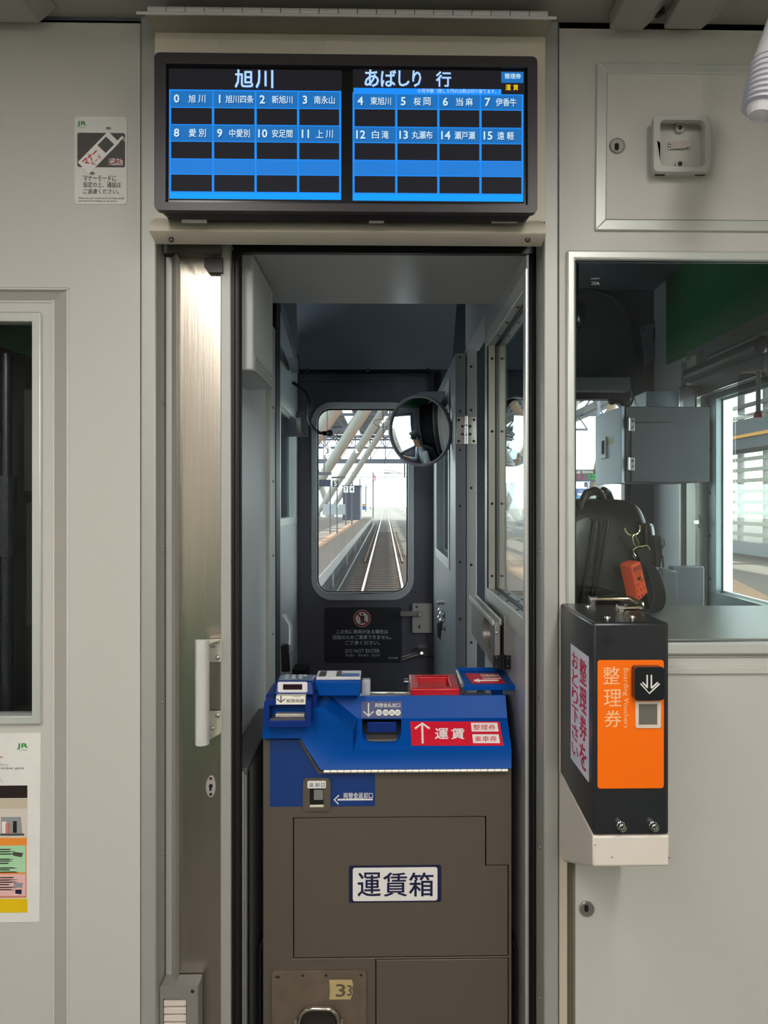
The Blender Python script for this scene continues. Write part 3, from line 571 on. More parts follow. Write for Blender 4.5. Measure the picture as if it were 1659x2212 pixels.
for u in (640, 737): MB().tube([W(u, 2300, DB - .014), W(u, 2205, DB - .014)], [.006, .0045], 8).build('handle_side', mat('clear_grey', (120, 116, 110), .3), cdp)
# side guide rails by the box
for u in (562, 1113): 
    t = thing('guide_rail', 'thin dark guide rail at the %s foot of the fare box' % ('left' if u < 800 else 'right'), 'rail', W(u, 2200, DB + .03)); MB().tube([W(u, 2400, DB + .03), W(u, 2052, DB + .03), W(u + (6 if u < 800 else -6), 2030, DB + .032)], .003, 8).build('rail', BLKG, t); 
# ---- blue head
v_ = lambda u, v, d: Vector((X(u, d), d, Z(v, d, ub)))
m = MB(); aD = 1.284
ap = [(567, 1594), (648, 1594), (692, 1662), (1105, 1662), (1105, 1621), (763, 1621), (763, 1577), (700, 1528), (569, 1528)]
fa = [v_(u, v, aD) for u, v in ap]; bk_ = [p + Vector((0, .05, 0)) for p in fa]; n = len(fa)
tri = tessellate_polygon([fa]); m.add(fa, tri)
m.add(fa + bk_, [(i, (i + 1) % n, (i + 1) % n + n, i + n) for i in range(4)] + [(8, 0, n, 8 + n)])
q0, q1 = v_(763, 1621, aD), v_(1105, 1621, aD); q2, q3 = v_(1096, 1552, 1.335), v_(773, 1552, 1.335); q4, q5 = v_(1092, 1503, 1.352), v_(714, 1503, 1.352)
q6, q7 = v_(763, 1577, aD), v_(700, 1528, aD); q8, q9 = v_(569, 1528, aD), v_(585, 1503, 1.352); qa, qb = v_(1090, 1498, 1.60), v_(580, 1498, 1.60)
SLp, SLn = q0, (q1 - q0).cross(q3 - q0).normalized(); UPp, UPn = q3, (q2 - q3).cross(q5 - q3).normalized()
def RP(u, v, p, n, lift=0.):
    x = (u - PU) / F; dr = Vector((x * CT + ST, CT - x * ST, -(v - PV) / F)); o = Vector((0, 0, H)); n = n if n.y < 0 else -n
    return o + dr * ((p - o).dot(n) / dr.dot(n)) + n * lift
hole = [(782, 1553), (867, 1553), (867, 1586), (863, 1597), (854, 1604), (843, 1606), (806, 1606), (795, 1604), (786, 1597), (782, 1586)]
so_ = [q0, q1, q2, q3]; sh_ = [RP(u, max(v, 1553.5), SLp, SLn) for u, v in hole]
tri = tessellate_polygon([so_, sh_]); m.add(so_ + sh_, tri)
dn_ = Vector((0, .035, 0)); k = len(sh_); m.add(sh_ + [p + dn_ for p in sh_], [(i, (i + 1) % k, (i + 1) % k + k, i + k) for i in range(k)])
V9 = [q3, q2, q4, q5, q0, q6, q7, q8, q9, qa, qb]
m.add(V9, [(0, 1, 2, 3), (4, 0, 5), (0, 3, 6, 5), (3, 8, 7, 6), (2, 9, 10, 8, 3)])
r1 = [v_(1105, 1662, aD + .05), v_(1105, 1621, aD), q2, q4, qa, Vector((qa.x, 1.62, fa[3].z))]
m.add(r1, [(0, 1, 2, 3, 4, 5)]); m.add([q8, q9, qb, Vector((qb.x, 1.62, fa[0].z)), bk_[0]], [(0, 1, 2, 3, 4)])
bmesh_ = m
hd_ = m.build('head_cover', BLUE, fb); hd_.data.set_sharp_from_angle(angle=R(9)); mod = hd_.modifiers.new('weld', 'WELD'); mod.merge_threshold = .0004; bv_ = hd_.modifiers.new('bevel', 'BEVEL'); bv_.width = .006; bv_.segments = 3; bv_.limit_method = 'ANGLE'; bv_.angle_limit = R(14)
MB().plate([p + dn_ for p in sh_], (), (0, 1, 0), .002).build('change_cup', mat('cup_black', (12, 14, 20), .5), hd_)
MB().pp([(793, 1560), (857, 1560), (857, 1594), (793, 1594)], 1.338, .004).build('cup_flap', BLUED, hd_, .002)
# piano hinge under the blue head
for k in range(27):
    u0 = 699 + k * 14.75; y_ = aD + .002; z_ = Z(1666, aD, ub); MB().cyl((X(u0 + .5, y_), y_, z_), (X(u0 + 14.2, y_), y_, z_), .0034, None, 8).build('hinge_knuckle', mat('hinge_cream', (222, 214, 200), .35, .4), hd_)
def film(outline, p, n, name, mt, parent, lift=.0007):
    a = [RP(u, v, p, n, lift) for u, v in outline]; return MB().plate(a, (), -n if n.y < 0 else n, .0005).build(name, mt, parent)
def tx2(mb, s, u0, v0, u1, v1, p, n, lift=.0011, bold=.01, mi=0):
    uc_, vc_ = (u0 + u1) / 2, (v0 + v1) / 2; a, b = RP(uc_, v0, p, n, lift), RP(uc_, v1, p, n, lift); c_, e_ = RP(u0, vc_, p, n, lift), RP(u1, vc_, p, n, lift)
    mb.text(s, (a + b) / 2, (e_ - c_).normalized(), (a - b).normalized(), (e_ - c_).length, (a - b).length, bold, mi)
def L2(mb, p, n, pts, wpx, lift=.0011, mi=0): mb.tube([RP(u, v, p, n, lift) for u, v in pts], wpx / F * 1.3 / 2, 6, mi)
f1 = film([(781, 1515), (868, 1515), (868, 1551), (781, 1551)], UPp, UPn, 'change_film', mat('navy_film_dark', (16, 44, 104), .4), hd_)
g = MB(); tx2(g, '両替金払出口', 810, 1519, 864, 1528, UPp, UPn); L2(g, UPp, UPn, [(796, 1519), (796, 1545)], 3.6); L2(g, UPp, UPn, [(785, 1537), (796, 1547), (807, 1537)], 3.6)
for u in (818.5, 833, 846.5, 859): g.plate([RP(a_, b_, UPp, UPn, .0012) for a_, b_ in circ(u, 1539.5, 6.6, 16)], (), (0, 1, 0), .0004)
for s, u in (('500', 818.5), ('100', 833), ('50', 846.5), ('10', 859)): tx2(g, s, u - 4.5 + (len(s) < 3), 1536.5, u + 4.5 - (len(s) < 3), 1543, UPp, UPn, .0016, 0, 1)
g.build('change_lettering', [WHITE, BLKT], f1)
f2 = film([(886, 1559), (1079, 1559), (1088, 1611), (889, 1611)], SLp, SLn, 'fare_film', REDF, hd_)
g = MB(); tx2(g, '運', 940, 1574, 968, 1597, SLp, SLn, .0011, .02); tx2(g, '賃', 974, 1574, 1003, 1597, SLp, SLn, .0011, .02)
L2(g, SLp, SLn, [(912, 1563), (913, 1607)], 5); L2(g, SLp, SLn, [(896, 1575), (912, 1563), (928, 1575)], 5)
for a_, b_, s in ((1017, 1562, '整理券'), (1020, 1587, '乗車券')):
    g.plate([RP(u, v, SLp, SLn, .0012) for u, v in ((a_, b_), (a_ + 57, b_), (a_ + 60, b_ + 19), (a_ + 2, b_ + 19))], (), (0, 1, 0), .0003); tx2(g, s, a_ + 5, b_ + 4, a_ + 53, b_ + 16, SLp, SLn, .0016, .01, 1)
g.build('fare_lettering', [WHITE, REDF], f2)
# ---- note changer module (left)
nm_ = MB().pp(rr(570, 1513, 672, 1571, 7), 1.250, .055, [[(581, 1524), (659, 1524), (659, 1557), (581, 1557)]]).build('note_slot_housing', BLUED, fb, .005, 3)
m = MB(); m.pp([(578, 1521), (662, 1521), (662, 1560), (578, 1560)], 1.292, .004, mi=0); m.build('slot_back', HOLE, nm_)
m = MB(); z_ = Z(1553.5, 1.25, 620); m.box(X(583, 1.25), 1.254, z_ - .002, X(658, 1.25), 1.29, z_); m.build('slot_tray', mat('tray_steel', (190, 186, 178), .2, .9), nm_); 
m = MB(); m.box(X(595, 1.27), 1.272, z_, X(657, 1.27), 1.29, z_ + .003); m.build('note_guide', mat('guide_cream', (214, 208, 200), .4), nm_)
db_ = MB(); d1, d2, d3 = 1.268, 1.280, 1.39
a = [v_(590, 1501, d1), v_(679, 1501, d1), v_(675, 1470, d2), v_(597, 1470, d2)]; b = [v_(604, 1457, d3), v_(684, 1457, d3), v_(684, 1500, d3), v_(596, 1500, d3)]
db_.add(a + b, [(0, 1, 2, 3), (3, 2, 5, 4), (1, 6, 5, 2), (0, 3, 4, 7), (0, 7, 6, 1), (4, 5, 6, 7)])
dm = db_.build('counter_block', BLUED, fb, .003, 2)
pP, pN = a[0], (a[1] - a[0]).cross(a[3] - a[0]).normalized()
f3 = film(rr(600, 1473, 664, 1496, 4), pP, pN, 'counter_window', mat('window_silver', (206, 204, 206), .4), dm); film([(611.5, 1478.5), (653, 1478.5), (653, 1490), (611.5, 1490)], pP, pN, 'counter_digits', mat('led_off', (30, 6, 16), .6, spec=.1), f3, .0014)
tP, tN = a[3], (a[2] - a[3]).cross(b[0] - a[3]).normalized(); tN = tN if tN.z > 0 else -tN
film_t = MB()
RT = lambda u, v, l=.001: (lambda x: (lambda dr: Vector((0, 0, H)) + dr * ((tP - Vector((0, 0, H))).dot(tN) / dr.dot(tN)) + tN * l)(Vector((x * CT + ST, CT - x * ST, -(v - PV) / F))))((u - PU) / F)
MB().plate([RT(u, v, .0004) for u, v in ((603, 1469), (672, 1469), (678, 1458), (607, 1458))], (), -tN, .001).build('key_panel', mat('key_panel_grey', (96, 128, 160), .25), dm)
for v, us in ((1466.5, (612, 627, 642)), (1461.8, (614, 628, 642, 652))):
    for u in us: MB().plate([RT(a_, b_, .0012) for a_, b_ in circ(u + 7, v - 2, 5.4, 10, 1.7)], (), -tN, .001).build('key_button', mat('key_white', (200, 206, 210), .4), dm)
lb = MB(); lb.plate([v_(596, 1521, 1.2455), v_(660, 1521, 1.2455), v_(660, 1502, 1.252), v_(596, 1502, 1.252)], (), (0, 1, 0), .012); lo = lb.build('note_label', CREAM, fb, .0008)
lP = v_(596, 1521, 1.2455); lN = (v_(660, 1521, 1.2455) - lP).cross(v_(596, 1502, 1.252) - lP).normalized()
g = MB(); tx2(g, '紙幣両替', 619, 1510, 657, 1518, lP, lN, .0006, .01); L2(g, lP, lN, [(607, 1503), (607, 1516)], 2, .0006); L2(g, lP, lN, [(599, 1510), (606.5, 1517), (616, 1510)], 2, .0006); tx2(g, 'CHANGE', 631, 1503, 649, 1505.5, lP, lN, .0006, 0); g.build('label_lettering', NAVY2, lo)
sd_ = MB().pp(rr(574, 1500, 684, 1530, 4), 1.284, .08).build('module_side', BLUED, fb, .003)
# coin deck behind: raised block with clear tray
cb = MB().box(X(679, 1.33), 1.315, Z(1500, 1.33, 730), X(779, 1.33), 1.40, Z(1471, 1.315, 730)).build('coin_block', BLUE, fb, .003)
ct = MB(); ct.box(X(684, 1.33), 1.322, Z(1471, 1.315, 730), X(779, 1.33), 1.372, Z(1469, 1.315, 730) + .004); ct = ct.build('coin_tray', mat('tray_white', (212, 214, 214), .2, 0, .2, 60), cb, .001)
g = MB(); zz = Z(1469, 1.315, 730) + .0046
for k in range(9): g.box(X(690 + k * 1.7, 1.34), 1.326, zz, X(690.8 + k * 1.7, 1.34), 1.366, zz + .0006)
for k in range(6): g.box(X(727 + k * 1.8, 1.34), 1.326, zz, X(728 + k * 1.8, 1.34), 1.366, zz + .0006)
g.build('tray_print', BLKT, ct); MB().box(X(737, 1.33), 1.326, zz, X(776, 1.33), 1.346, zz + .0008).build('tray_film', BLUE, ct)
clr = glass('clear_plastic_sheet', (.86, .88, .92)); 
MB().box(X(781, 1.352), 1.352, Z(1502, 1.352, 790), X(800, 1.352), 1.372, Z(1470, 1.352, 790)).build('corner_bracket', mat('frosted_white', (186, 190, 202), .4), fb, .002)
MB().box(X(799, 1.353), 1.352, Z(1502, 1.353, 840), X(887, 1.353), 1.357, Z(1495.5, 1.353, 840)).build('belt_edge', CHROME, fb, .001)
# red ticket tray
zt2, d1, d2 = Z(1487, 1.385, 940), 1.385, 1.5; x0, x1 = X(887, d1), X(994, d1); xi0, xi1 = X(905, d1), X(975, d1)
rt = MB(); rt.plate([(x0, d1, zt2), (x1, d1, zt2), (x1, d2, zt2), (x0, d2, zt2)], [[(xi0, d1 + .018, zt2), (xi1, d1 + .018, zt2), (xi1, d2 - .018, zt2), (xi0, d2 - .018, zt2)]], (0, 0, -1), .030)
ro = rt.build('ticket_tray', RED, fb, .003, 3); MB().box(xi0 - .002, d1 + .016, zt2 - .034, xi1 + .002, d2 - .016, zt2 - .028).build('tray_bottom', mat('tray_dark_red', (70, 6, 12), .5), ro)
MB().cyl((x0 - .012, d1 + .045, zt2 + .002), (x0 - .003, d1 + .045, zt2 + .002), .006).build('tray_knob', CHROME, ro); MB().box(x0 - .004, d1 - .003, zt2 - .018, x1 + .006, d1 + .12, zt2 - .012).build('tray_skirt', clr, ro)
# open blue lid folded to the right
zl = Z(1479, 1.392, 1060); l0, l1 = X(1003, 1.392), X(1134, 1.392); rise = .004
ld = MB(); ld.add([(l0, 1.385, zl), (l1, 1.385, zl + .000), (l1 - .006, 1.50, zl + .002), (l0, 1.50, zl + .002), (l0, 1.385, zl - .003), (l1, 1.385, zl - .003), (l1 - .006, 1.50, zl - .001), (l0, 1.50, zl - .001)], [(0, 1, 2, 3), (7, 6, 5, 4), (0, 4, 5, 1), (1, 5, 6, 2), (2, 6, 7, 3), (3, 7, 4, 0)])
ld.box(l0 - .002, 1.380, zl - .008, l1 + .001, 1.386, zl + .0025); ld.box(l0 - .004, 1.50, zl - .004, l1 - .026, 1.505, zl + .008)
lo = ld.build('tray_lid', BLUE, fb, .001)
MB().tube([(l0 - .004, 1.386, zl + .001), (l0 - .004, 1.49, zl + .003)], .004, 10).build('lid_hinge', CHROME, lo)
gl_ = MB(); tt = Vector((0, 0, zl + .0018)); rx0, rx1 = X(1020, 1.40), X(1092, 1.40); gl_.plate([(rx0, 1.40, zl + .0014), (rx1, 1.40, zl + .0014), (rx1 - .002, 1.475, zl + .0024), (rx0 - .006, 1.475, zl + .0024)], (), (0, 0, -1), .0008)
fl_ = gl_.build('lid_film', REDF, lo)
g = MB(); cx_ = (rx0 + rx1) / 2; g.tube([(rx0 + .006, 1.414, zl + .003), (rx1 - .012, 1.414, zl + .003)], .0014, 5); g.tube([(rx0 + .016, 1.424, zl + .003), (rx0 + .006, 1.414, zl + .003), (rx0 + .016, 1.405, zl + .003)], .0014, 5)
for yy, s in ((1.436, '整理券'), (1.46, '乗車券')): g.box(cx_ - .008, yy - .008, zl + .0024, rx1 - .004, yy + .008, zl + .0030); g.text(s, ((cx_ + rx1) / 2 - .006, yy, zl + .0034), (1, 0, 0), (0, 1, 0), .036, .011, .01, 1)
g.build('lid_lettering', [WHITE, REDF], fl_)
MB().box(X(1062, 1.42), 1.41, Z(1500, 1.42), X(1084, 1.42), 1.44, zl - .003).build('lid_support', BLUE, lo)

# ================================================================ CORRIDOR THROUGH THE CAB
ZR = H + 1.03                 # cab ceiling height
# left inner wall, upper box, lower box
XWL = X(520, 1.27) - .035
lw = MB().box(XWL - .02, 1.28, 0, XWL, 1.80, H + .446).build('wall_corridor_left', CABL); struct(lw, 'light grey inner wall panel left of the corridor', 'wall')
MB().box(XWL - .02, 1.745, 0, XWL + .010, 1.83, H + .446).build('corner_post', ALU2, lw, .002)
for v in (880, 1040, 1200, 1370, 1480): screw(lw, Vector((XWL + .010, 1.79, Z(v, 1.79, 585))), .0035, DKMET, (1, 0, 0))
XC = X(545, 1.27)
uc_ = thing('wall_cabinet', 'grey upper cabinet box with lit cream front edge at the corridor left', 'cabinet', (XC, 1.38, H + .24))
MB().box(XWL + .001, 1.278, Z(800, 1.28, 545), XC, 1.502, H + .446).build('cabinet_body', CABL, uc_, .004, 3)
MB().box(XC - .002, 1.29, Z(800, 1.28, 545) + .0005, XC + .0012, 1.498, Z(800, 1.28, 545) + .03).build('lower_flange', ALU2, uc_)
for d in (1.31, 1.38, 1.46): screw(uc_, Vector((XC + .0012, d, Z(800, 1.28, 545) + .018)), .0035, CHROME, (1, 0, 0))
XD = X(531, 1.27); zl_ = H - .4735
lc = thing('side_locker', 'grey lower locker with shadow-dark top ledge, left of the fare box', 'locker', (XD, 1.5, 0))
MB().box(XWL + .001, 1.275, 0, XD, 1.62, zl_ - .012).build('locker_body', mat('locker_grey', (128, 130, 132), .45), lc, .002)
MB().box(XWL + .001, 1.272, zl_ - .012, XD + .002, 1.64, zl_).build('top_ledge', mat('ledge_shaded', (84, 82, 82), .5), lc, .002)  # shadow on the ledge is put into its darker grey
MB().box(XD - .0005, 1.286, 0, XD + .002, 1.296, zl_ - .012).build('dark_seam', RUB, lc); MB().box(X(520, 1.27), 1.266, 0, XD - .003, 1.275, zl_ - .005).build('front_strip', ALU2, lc, .002)
bl = MB().box(XWL - .02, 1.83, 0, XWL + .012, 1.90, H + .8).build('trim_6', RUB); struct(bl, 'black vertical seal at the end of the corridor left wall', 'seal')
# corridor ceiling slab
cs = MB().box(X(520, 1.27) - .05, 1.276, H + .448, .275, 1.60, H + .50).build('ceiling_corridor', CORR, None, .002); struct(cs, 'glossy grey low ceiling slab just inside the doorway', 'ceiling')
# right inner wall with glazed opening and door opening
XA = X(1139, 1.26); TW = .0425; zo1, zo0 = Z(750, 1.762, 1062), Z(1270, 1.762, 1055)
da, db2 = DX(1134, XA), DX(1055, XA)
PW = mat('partition_silver', (184, 185, 188), .42, .3, .03, 40)
rwl = MB().plate([(XA, 1.268, 0), (XA, 1.80, 0), (XA, 1.80, H + .5), (XA, 1.268, H + .5)], [[(XA, da, zo0), (XA, db2, zo0), (XA, db2, zo1), (XA, da, zo1)]], (1, 0, 0), TW).build('wall_corridor_right', PW); struct(rwl, 'silver inner wall with a glazed opening right of the corridor', 'wall')
wi = thing('window_3', 'narrow glazed opening in the right corridor wall with screwed jambs', 'window', (XA, 1.5, H), None, 'structure')
fr_ = lambda o, mar: [(XA - .003, da - mar[0], zo0 - mar[1]), (XA - .003, db2 + .0, zo0 - mar[1]), (XA - .003, db2, zo1 + mar[2]), (XA - .003, da - mar[0], zo1 + mar[2])]
MB().plate(fr_(0, (.018, .035, .03)), [fr_(0, (-.002, -.002, -.002))], (1, 0, 0), .003).build('window_frame', ALU, wi, .001)
MB().box(XA - .004, 1.258, 0, XA + .001, 1.270, zo1 + .03).build('front_edge', mat('edge_bright', (212, 212, 208), .35, .6), wi, .001)
MB().box(XA + TW * .47, da, zo0, XA + TW * .53, db2, zo1).build('glass_pane', GLASS, wi)
for z0_, z1_ in ((XA + TW * .38, XA + TW * .46), (XA + TW * .54, XA + TW * .62)):
    m = MB(); m.box(z0_, db2 - .003, zo0, z1_, db2, zo1); m.box(z0_, da, zo0, z1_, db2, zo0 + .003); m.box(z0_, da, zo1 - .003, z1_, db2, zo1); m.build('glazing_seal', RUB, wi)
JM = mat('jamb_cream', (206, 203, 196), .4, .2)
for x0_, x1_ in ((XA, XA + TW * .42), (XA + TW * .58, XA + TW)):
    j = MB().box(x0_, db2 - .002, zo0, x1_, db2 + .004, zo1).build('jamb', JM, wi, .0008)
    for v in (775, 932, 1088, 1244): screw(j, Vector(((x0_ + x1_) / 2, db2 - .002, Z(v, db2, 1070))), .0034, DKMET)
    for d in (1.40, 1.52, 1.64): screw(wi, Vector(((x0_ + x1_) / 2, d, zo1)), .0034, DKMET, (0, 0, -1)); screw(wi, Vector(((x0_ + x1_) / 2, d, zo0)), .0034, DKMET, (0, 0, 1))
# cab door opening beyond it: header, far post, swung-open leaf, hinge
dp2 = 2.2; hw = MB().box(XA, 1.80, H + .48, XA + TW, 2.24, ZR).build('trim_7', PW); struct(hw, 'grey header over the cab door opening right of the corridor', 'header')
pb_ = MB().box(X(1008, dp2), dp2, 0, X(1030, dp2), dp2 + .05, H + .485).build('trim_8', PW, None, .002); struct(pb_, 'silver far post of the cab door opening', 'post')
for v in (792, 886, 1054, 1220, 1388): fs(pb_, 1018, v, dp2, 3, DKMET)
lf = thing('door_2', 'grey narrow cab door leaf swung open along the corridor right side', 'door', (X(995, dp2), dp2, 0), None, 'structure')
xl0, xl1 = X(984, dp2), X(1006, dp2); zq = Z(762, dp2, 995)
oz1, oz0 = Z(830, 2.32, 975), Z(1216, 2.32, 975)
LG = mat('leaf_grey', (128, 133, 142), .4, .3)
MB().plate([(xl0, dp2, .02), (xl0, 3.2, .02), (xl0, 3.2, zq), (xl0, dp2, zq)], [[(xl0, 2.42, oz0), (xl0, 3.0, oz0), (xl0, 3.0, oz1), (xl0, 2.42, oz1)]], (1, 0, 0), xl1 - xl0).build('door_leaf', LG, lf, .002)
MB().box((xl0 + xl1) / 2 - .002, 2.42, oz0, (xl0 + xl1) / 2 + .002, 3.0, oz1).build('glass_pane', GLASSL, lf)
MB().plate([(xl0 - .004, 2.39, oz0 - .03), (xl0 - .004, 3.03, oz0 - .03), (xl0 - .004, 3.03, oz1 + .03), (xl0 - .004, 2.39, oz1 + .03)], [[(xl0 - .004, 2.425, oz0 + .005), (xl0 - .004, 2.995, oz0 + .005), (xl0 - .004, 2.995, oz1 - .005), (xl0 - .004, 2.425, oz1 - .005)]], (1, 0, 0), .004).build('window_frame', ALU2, lf, .001)
for v in (772, 888, 972, 1093, 1214, 1337): fs(lf, 994, v, dp2, 3, DKMET)
hg = thing('butt_hinge', 'bright two-leaf butt hinge between the corridor door and its post', 'hinge', W(1007, 930, dp2 - .003))
for u0, u1 in ((986, 1003.5), (1010.5, 1029)):
    lv = MB().pb(u0, 900, u1, 959, dp2 - .0035, .0035).build('hinge_leaf', mat('hinge_silver', (196, 192, 190), .24, .9), hg, .0006)
    for v in (907, 921, 938, 953): fs(lv, (u0 + u1) / 2 + (4 if v in (921, 938) else -4) * (1 if u0 < 1000 else -1), v, dp2 - .0035, 3, DKMET)
for v0, v1 in ((899, 919), (920, 940), (941, 960)): MB().cyl(W(1007, v0, dp2 - .008), W(1007, v1 - 1, dp2 - .008), .0055).build('hinge_pin', CHROME, hg)
# folding half gate with oval pull
xg = X(1068, 1.436); fg = thing('folding_gate', 'silver folding half gate with long oval recess, right of the red tray', 'gate', (xg, 1.6, 1.0))
gz = Z(1345, 1.436, 1068); gb = H - .336; gx1 = X(1080, 1.436)
n_ = 20; ov = [(xg, 1.55 + .065 * math.cos(2 * math.pi * i / n_), gz - .047 + .040 * math.sin(2 * math.pi * i / n_)) for i in range(n_)]
GM = mat('gate_silver', (160, 158, 156), .36, .6, .03)
MB().plate([(xg, 1.436, gb), (xg, 1.82, gb), (xg, 1.82, gz), (xg, 1.436, gz)], [ov], (1, 0, 0), .012).build('gate_panel', GM, fg, .001)
MB().box(xg + .012, 1.44, gb, gx1, 1.82, gz - .002).build('gate_core', STEEL, fg); MB().box(xg - .006, 1.428, gz - .004, xg - .001, 1.825, gz + .006).build('top_lip', ALU, fg, .0008); MB().box(gx1 - .002, 1.43, gz - .004, gx1 + .002, 1.825, gz + .008).build('top_lip', ALU, fg, .0008)
MB().box(xg, 1.432, gb, gx1, 1.442, gz - .003).build('end_cap', GM, fg, .0015); fs(fg, 1073, 1367, 1.432, 3.5, CHROME); 
for d in (1.50, 1.62): screw(fg, Vector(((xg + gx1) / 2, d, gz - .002)), .004, DKMET, (0, 0, 1))
bh = thing('gate_hinge', 'black two-leaf gate hinge low on the right of the corridor', 'hinge', W(1090, 1430, 1.428)); 
for u0, u1 in ((1066, 1085), (1089, 1110)):
    lv = MB().pb(u0, 1416, u1, 1446, 1.426, .005).build('hinge_leaf', BLK, bh, .0008)
    for v in (1422, 1440): fs(lv, (u0 + u1) / 2 - 2, v, 1.426, 4, DKMET)
MB().cyl(W(1087, 1414, 1.424), W(1087, 1447, 1.424), .004).build('hinge_pin', BLKG, bh)
MB().box(X(1089, 1.43), 1.431, gb, X(1112, 1.43), 1.445, Z(1330, 1.44, 1100)).build('gate_stile', GM, fg, .001)
# latch cluster on the leaf
lt_ = thing('door_latch', 'bright latch and hanging padlock cluster beside the nose door lever', 'latch', W(958, 1330, 2.6))
m = MB(); m.pp([(945, 1300), (963, 1300), (963, 1307), (945, 1307)], 2.60, .02); m.build('latch_bar', CHROME, lt_, .001)
for k, (u, v) in enumerate(((952, 1318), (955, 1326), (951, 1334), (956, 1340))): MB().tube([W(u + 5 * math.cos(a_ * .8), v + 5 * math.sin(a_ * .8), 2.59 + .006 * math.sin(a_)) for a_ in range(8)], .0022, 6, close=True).build('chain_link', CHROME, lt_)
MB().pp([(958, 1327), (972, 1325), (972, 1337), (958, 1338)], 2.60, .012).build('latch_block', mat('latch_grey', (140, 136, 132), .3, .8), lt_, .001)
MB().pp([(944, 1347), (956, 1342), (957, 1388), (945, 1375)], 2.585, .005).build('hanging_plate', DKMET, lt_); MB().pp([(955, 1362), (968, 1368), (968, 1388), (952, 1386)], 2.58, .006).build('padlock', mat('padlock_silver', (186, 182, 176), .3, .6), lt_, .001); MB().pp([(962, 1350), (972, 1348), (975, 1362), (968, 1368), (958, 1362)], 2.582, .004).build('dark_tab', BLK, lt_)
# ================================================================ CAB SHELL
YN = 3.42; XS = 1.30
def cab_side(s):
    wz0, wz1 = H - .36, H + .416; y0, y1 = 1.86, 2.76
    pts = [(s * XS, D0 + .03, 0), (s * XS, YN, 0), (s * XS, YN, ZR), (s * XS, D0 + .03, ZR)]
    return MB().plate(pts, [[(s * XS, y0, wz0), (s * XS, y1, wz0), (s * XS, y1, wz1), (s * XS, y0, wz1)]], (s, 0, 0), .06).build('wall_cab_' + ('left' if s < 0 else 'right'), mat('cab_side_grey', (168, 170, 178), .4, .1, .02, 40))
for s, nm in ((-1, 'left'), (1, 'right')):
    o = cab_side(s); struct(o, f'grey {nm} side wall of the driving cab', 'wall')
    MB().box(s * XS - s * .012 if s > 0 else -XS, D0 + .04, H + .635, XS if s > 0 else -XS + .012, 3.24, ZR).build('upper_panel', GREEN, o)
    rl = MB().box(min(s * XS, s * (XS - .02)), D0 + .04, H + .585, max(s * XS, s * (XS - .02)), 3.0, H + .64).build('cove_rail', mat('rail_greenish', (112, 124, 122), .45, .2), o)
    for k in range(6): screw(rl, Vector((s * (XS - .02), 1.5 + k * .27, H + .615)), .004, DKMET, (-s, 0, 0))
struct(MB().box(-XS, D0 + .03, ZR, XS, YN, ZR + .03).build('ceiling_cab', CABG), 'dim grey ceiling of the driving cab', 'ceiling')
# upper partition above saloon ceiling height
struct(MB().box(-XS, D0, CZ - .01, XS, D0 + .03, ZR).build('wall_upper', CABD), 'bulkhead strip between saloon ceiling and cab ceiling', 'wall')
nv = lambda u, v, d=YN: (u, v)
WS0, WS1, WZ0, WZ1 = X(1089, YN), X(1350, YN), Z(1292, YN, 1200), Z(862, YN, 1200)
def wz(x0, x1): 
    n = 5; r = .07; o = []
    for cx, cz, a in ((x1 - r, WZ1 - r, 0), (x0 + r, WZ1 - r, 90), (x0 + r, WZ0 + r, 180), (x1 - r, WZ0 + r, 270)):
        for i in range(n + 1): t = R(a + 90 * i / n); o.append((cx + r * math.cos(t), YN, cz + r * math.sin(t)))
    return o
xd0, xd1, zd1 = X(633, YN), X(936, YN), Z(806, YN, 785)
ww = MB().plate([(-XS, YN, 0), (xd0, YN, 0), (xd0, YN, zd1), (xd1, YN, zd1), (xd1, YN, 0), (XS, YN, 0), (XS, YN, ZR), (-XS, YN, ZR)], [wz(WS0, WS1), wz(-WS1, -WS0)], (0, 1, 0), .06).build('wall_front', CABD)
struct(ww, 'dark grey nose wall of the cab around the gangway door', 'wall')
for k, (a, b) in enumerate(((WS0, WS1), (-WS1, -WS0))):
    ws = MB().plate(wz(a - .02, b + .02), [wz(a + .008, b - .008)], (0, -1, 0), .02).build('window_%d' % (4 + k), RUB)
    struct(ws, ('right' if k == 0 else 'left') + ' windscreen of the driving cab in a black seal', 'window'); MB().plate(wz(a, b), (), (0, 1, 0), .006).build('glass_pane', GLASS, ws)
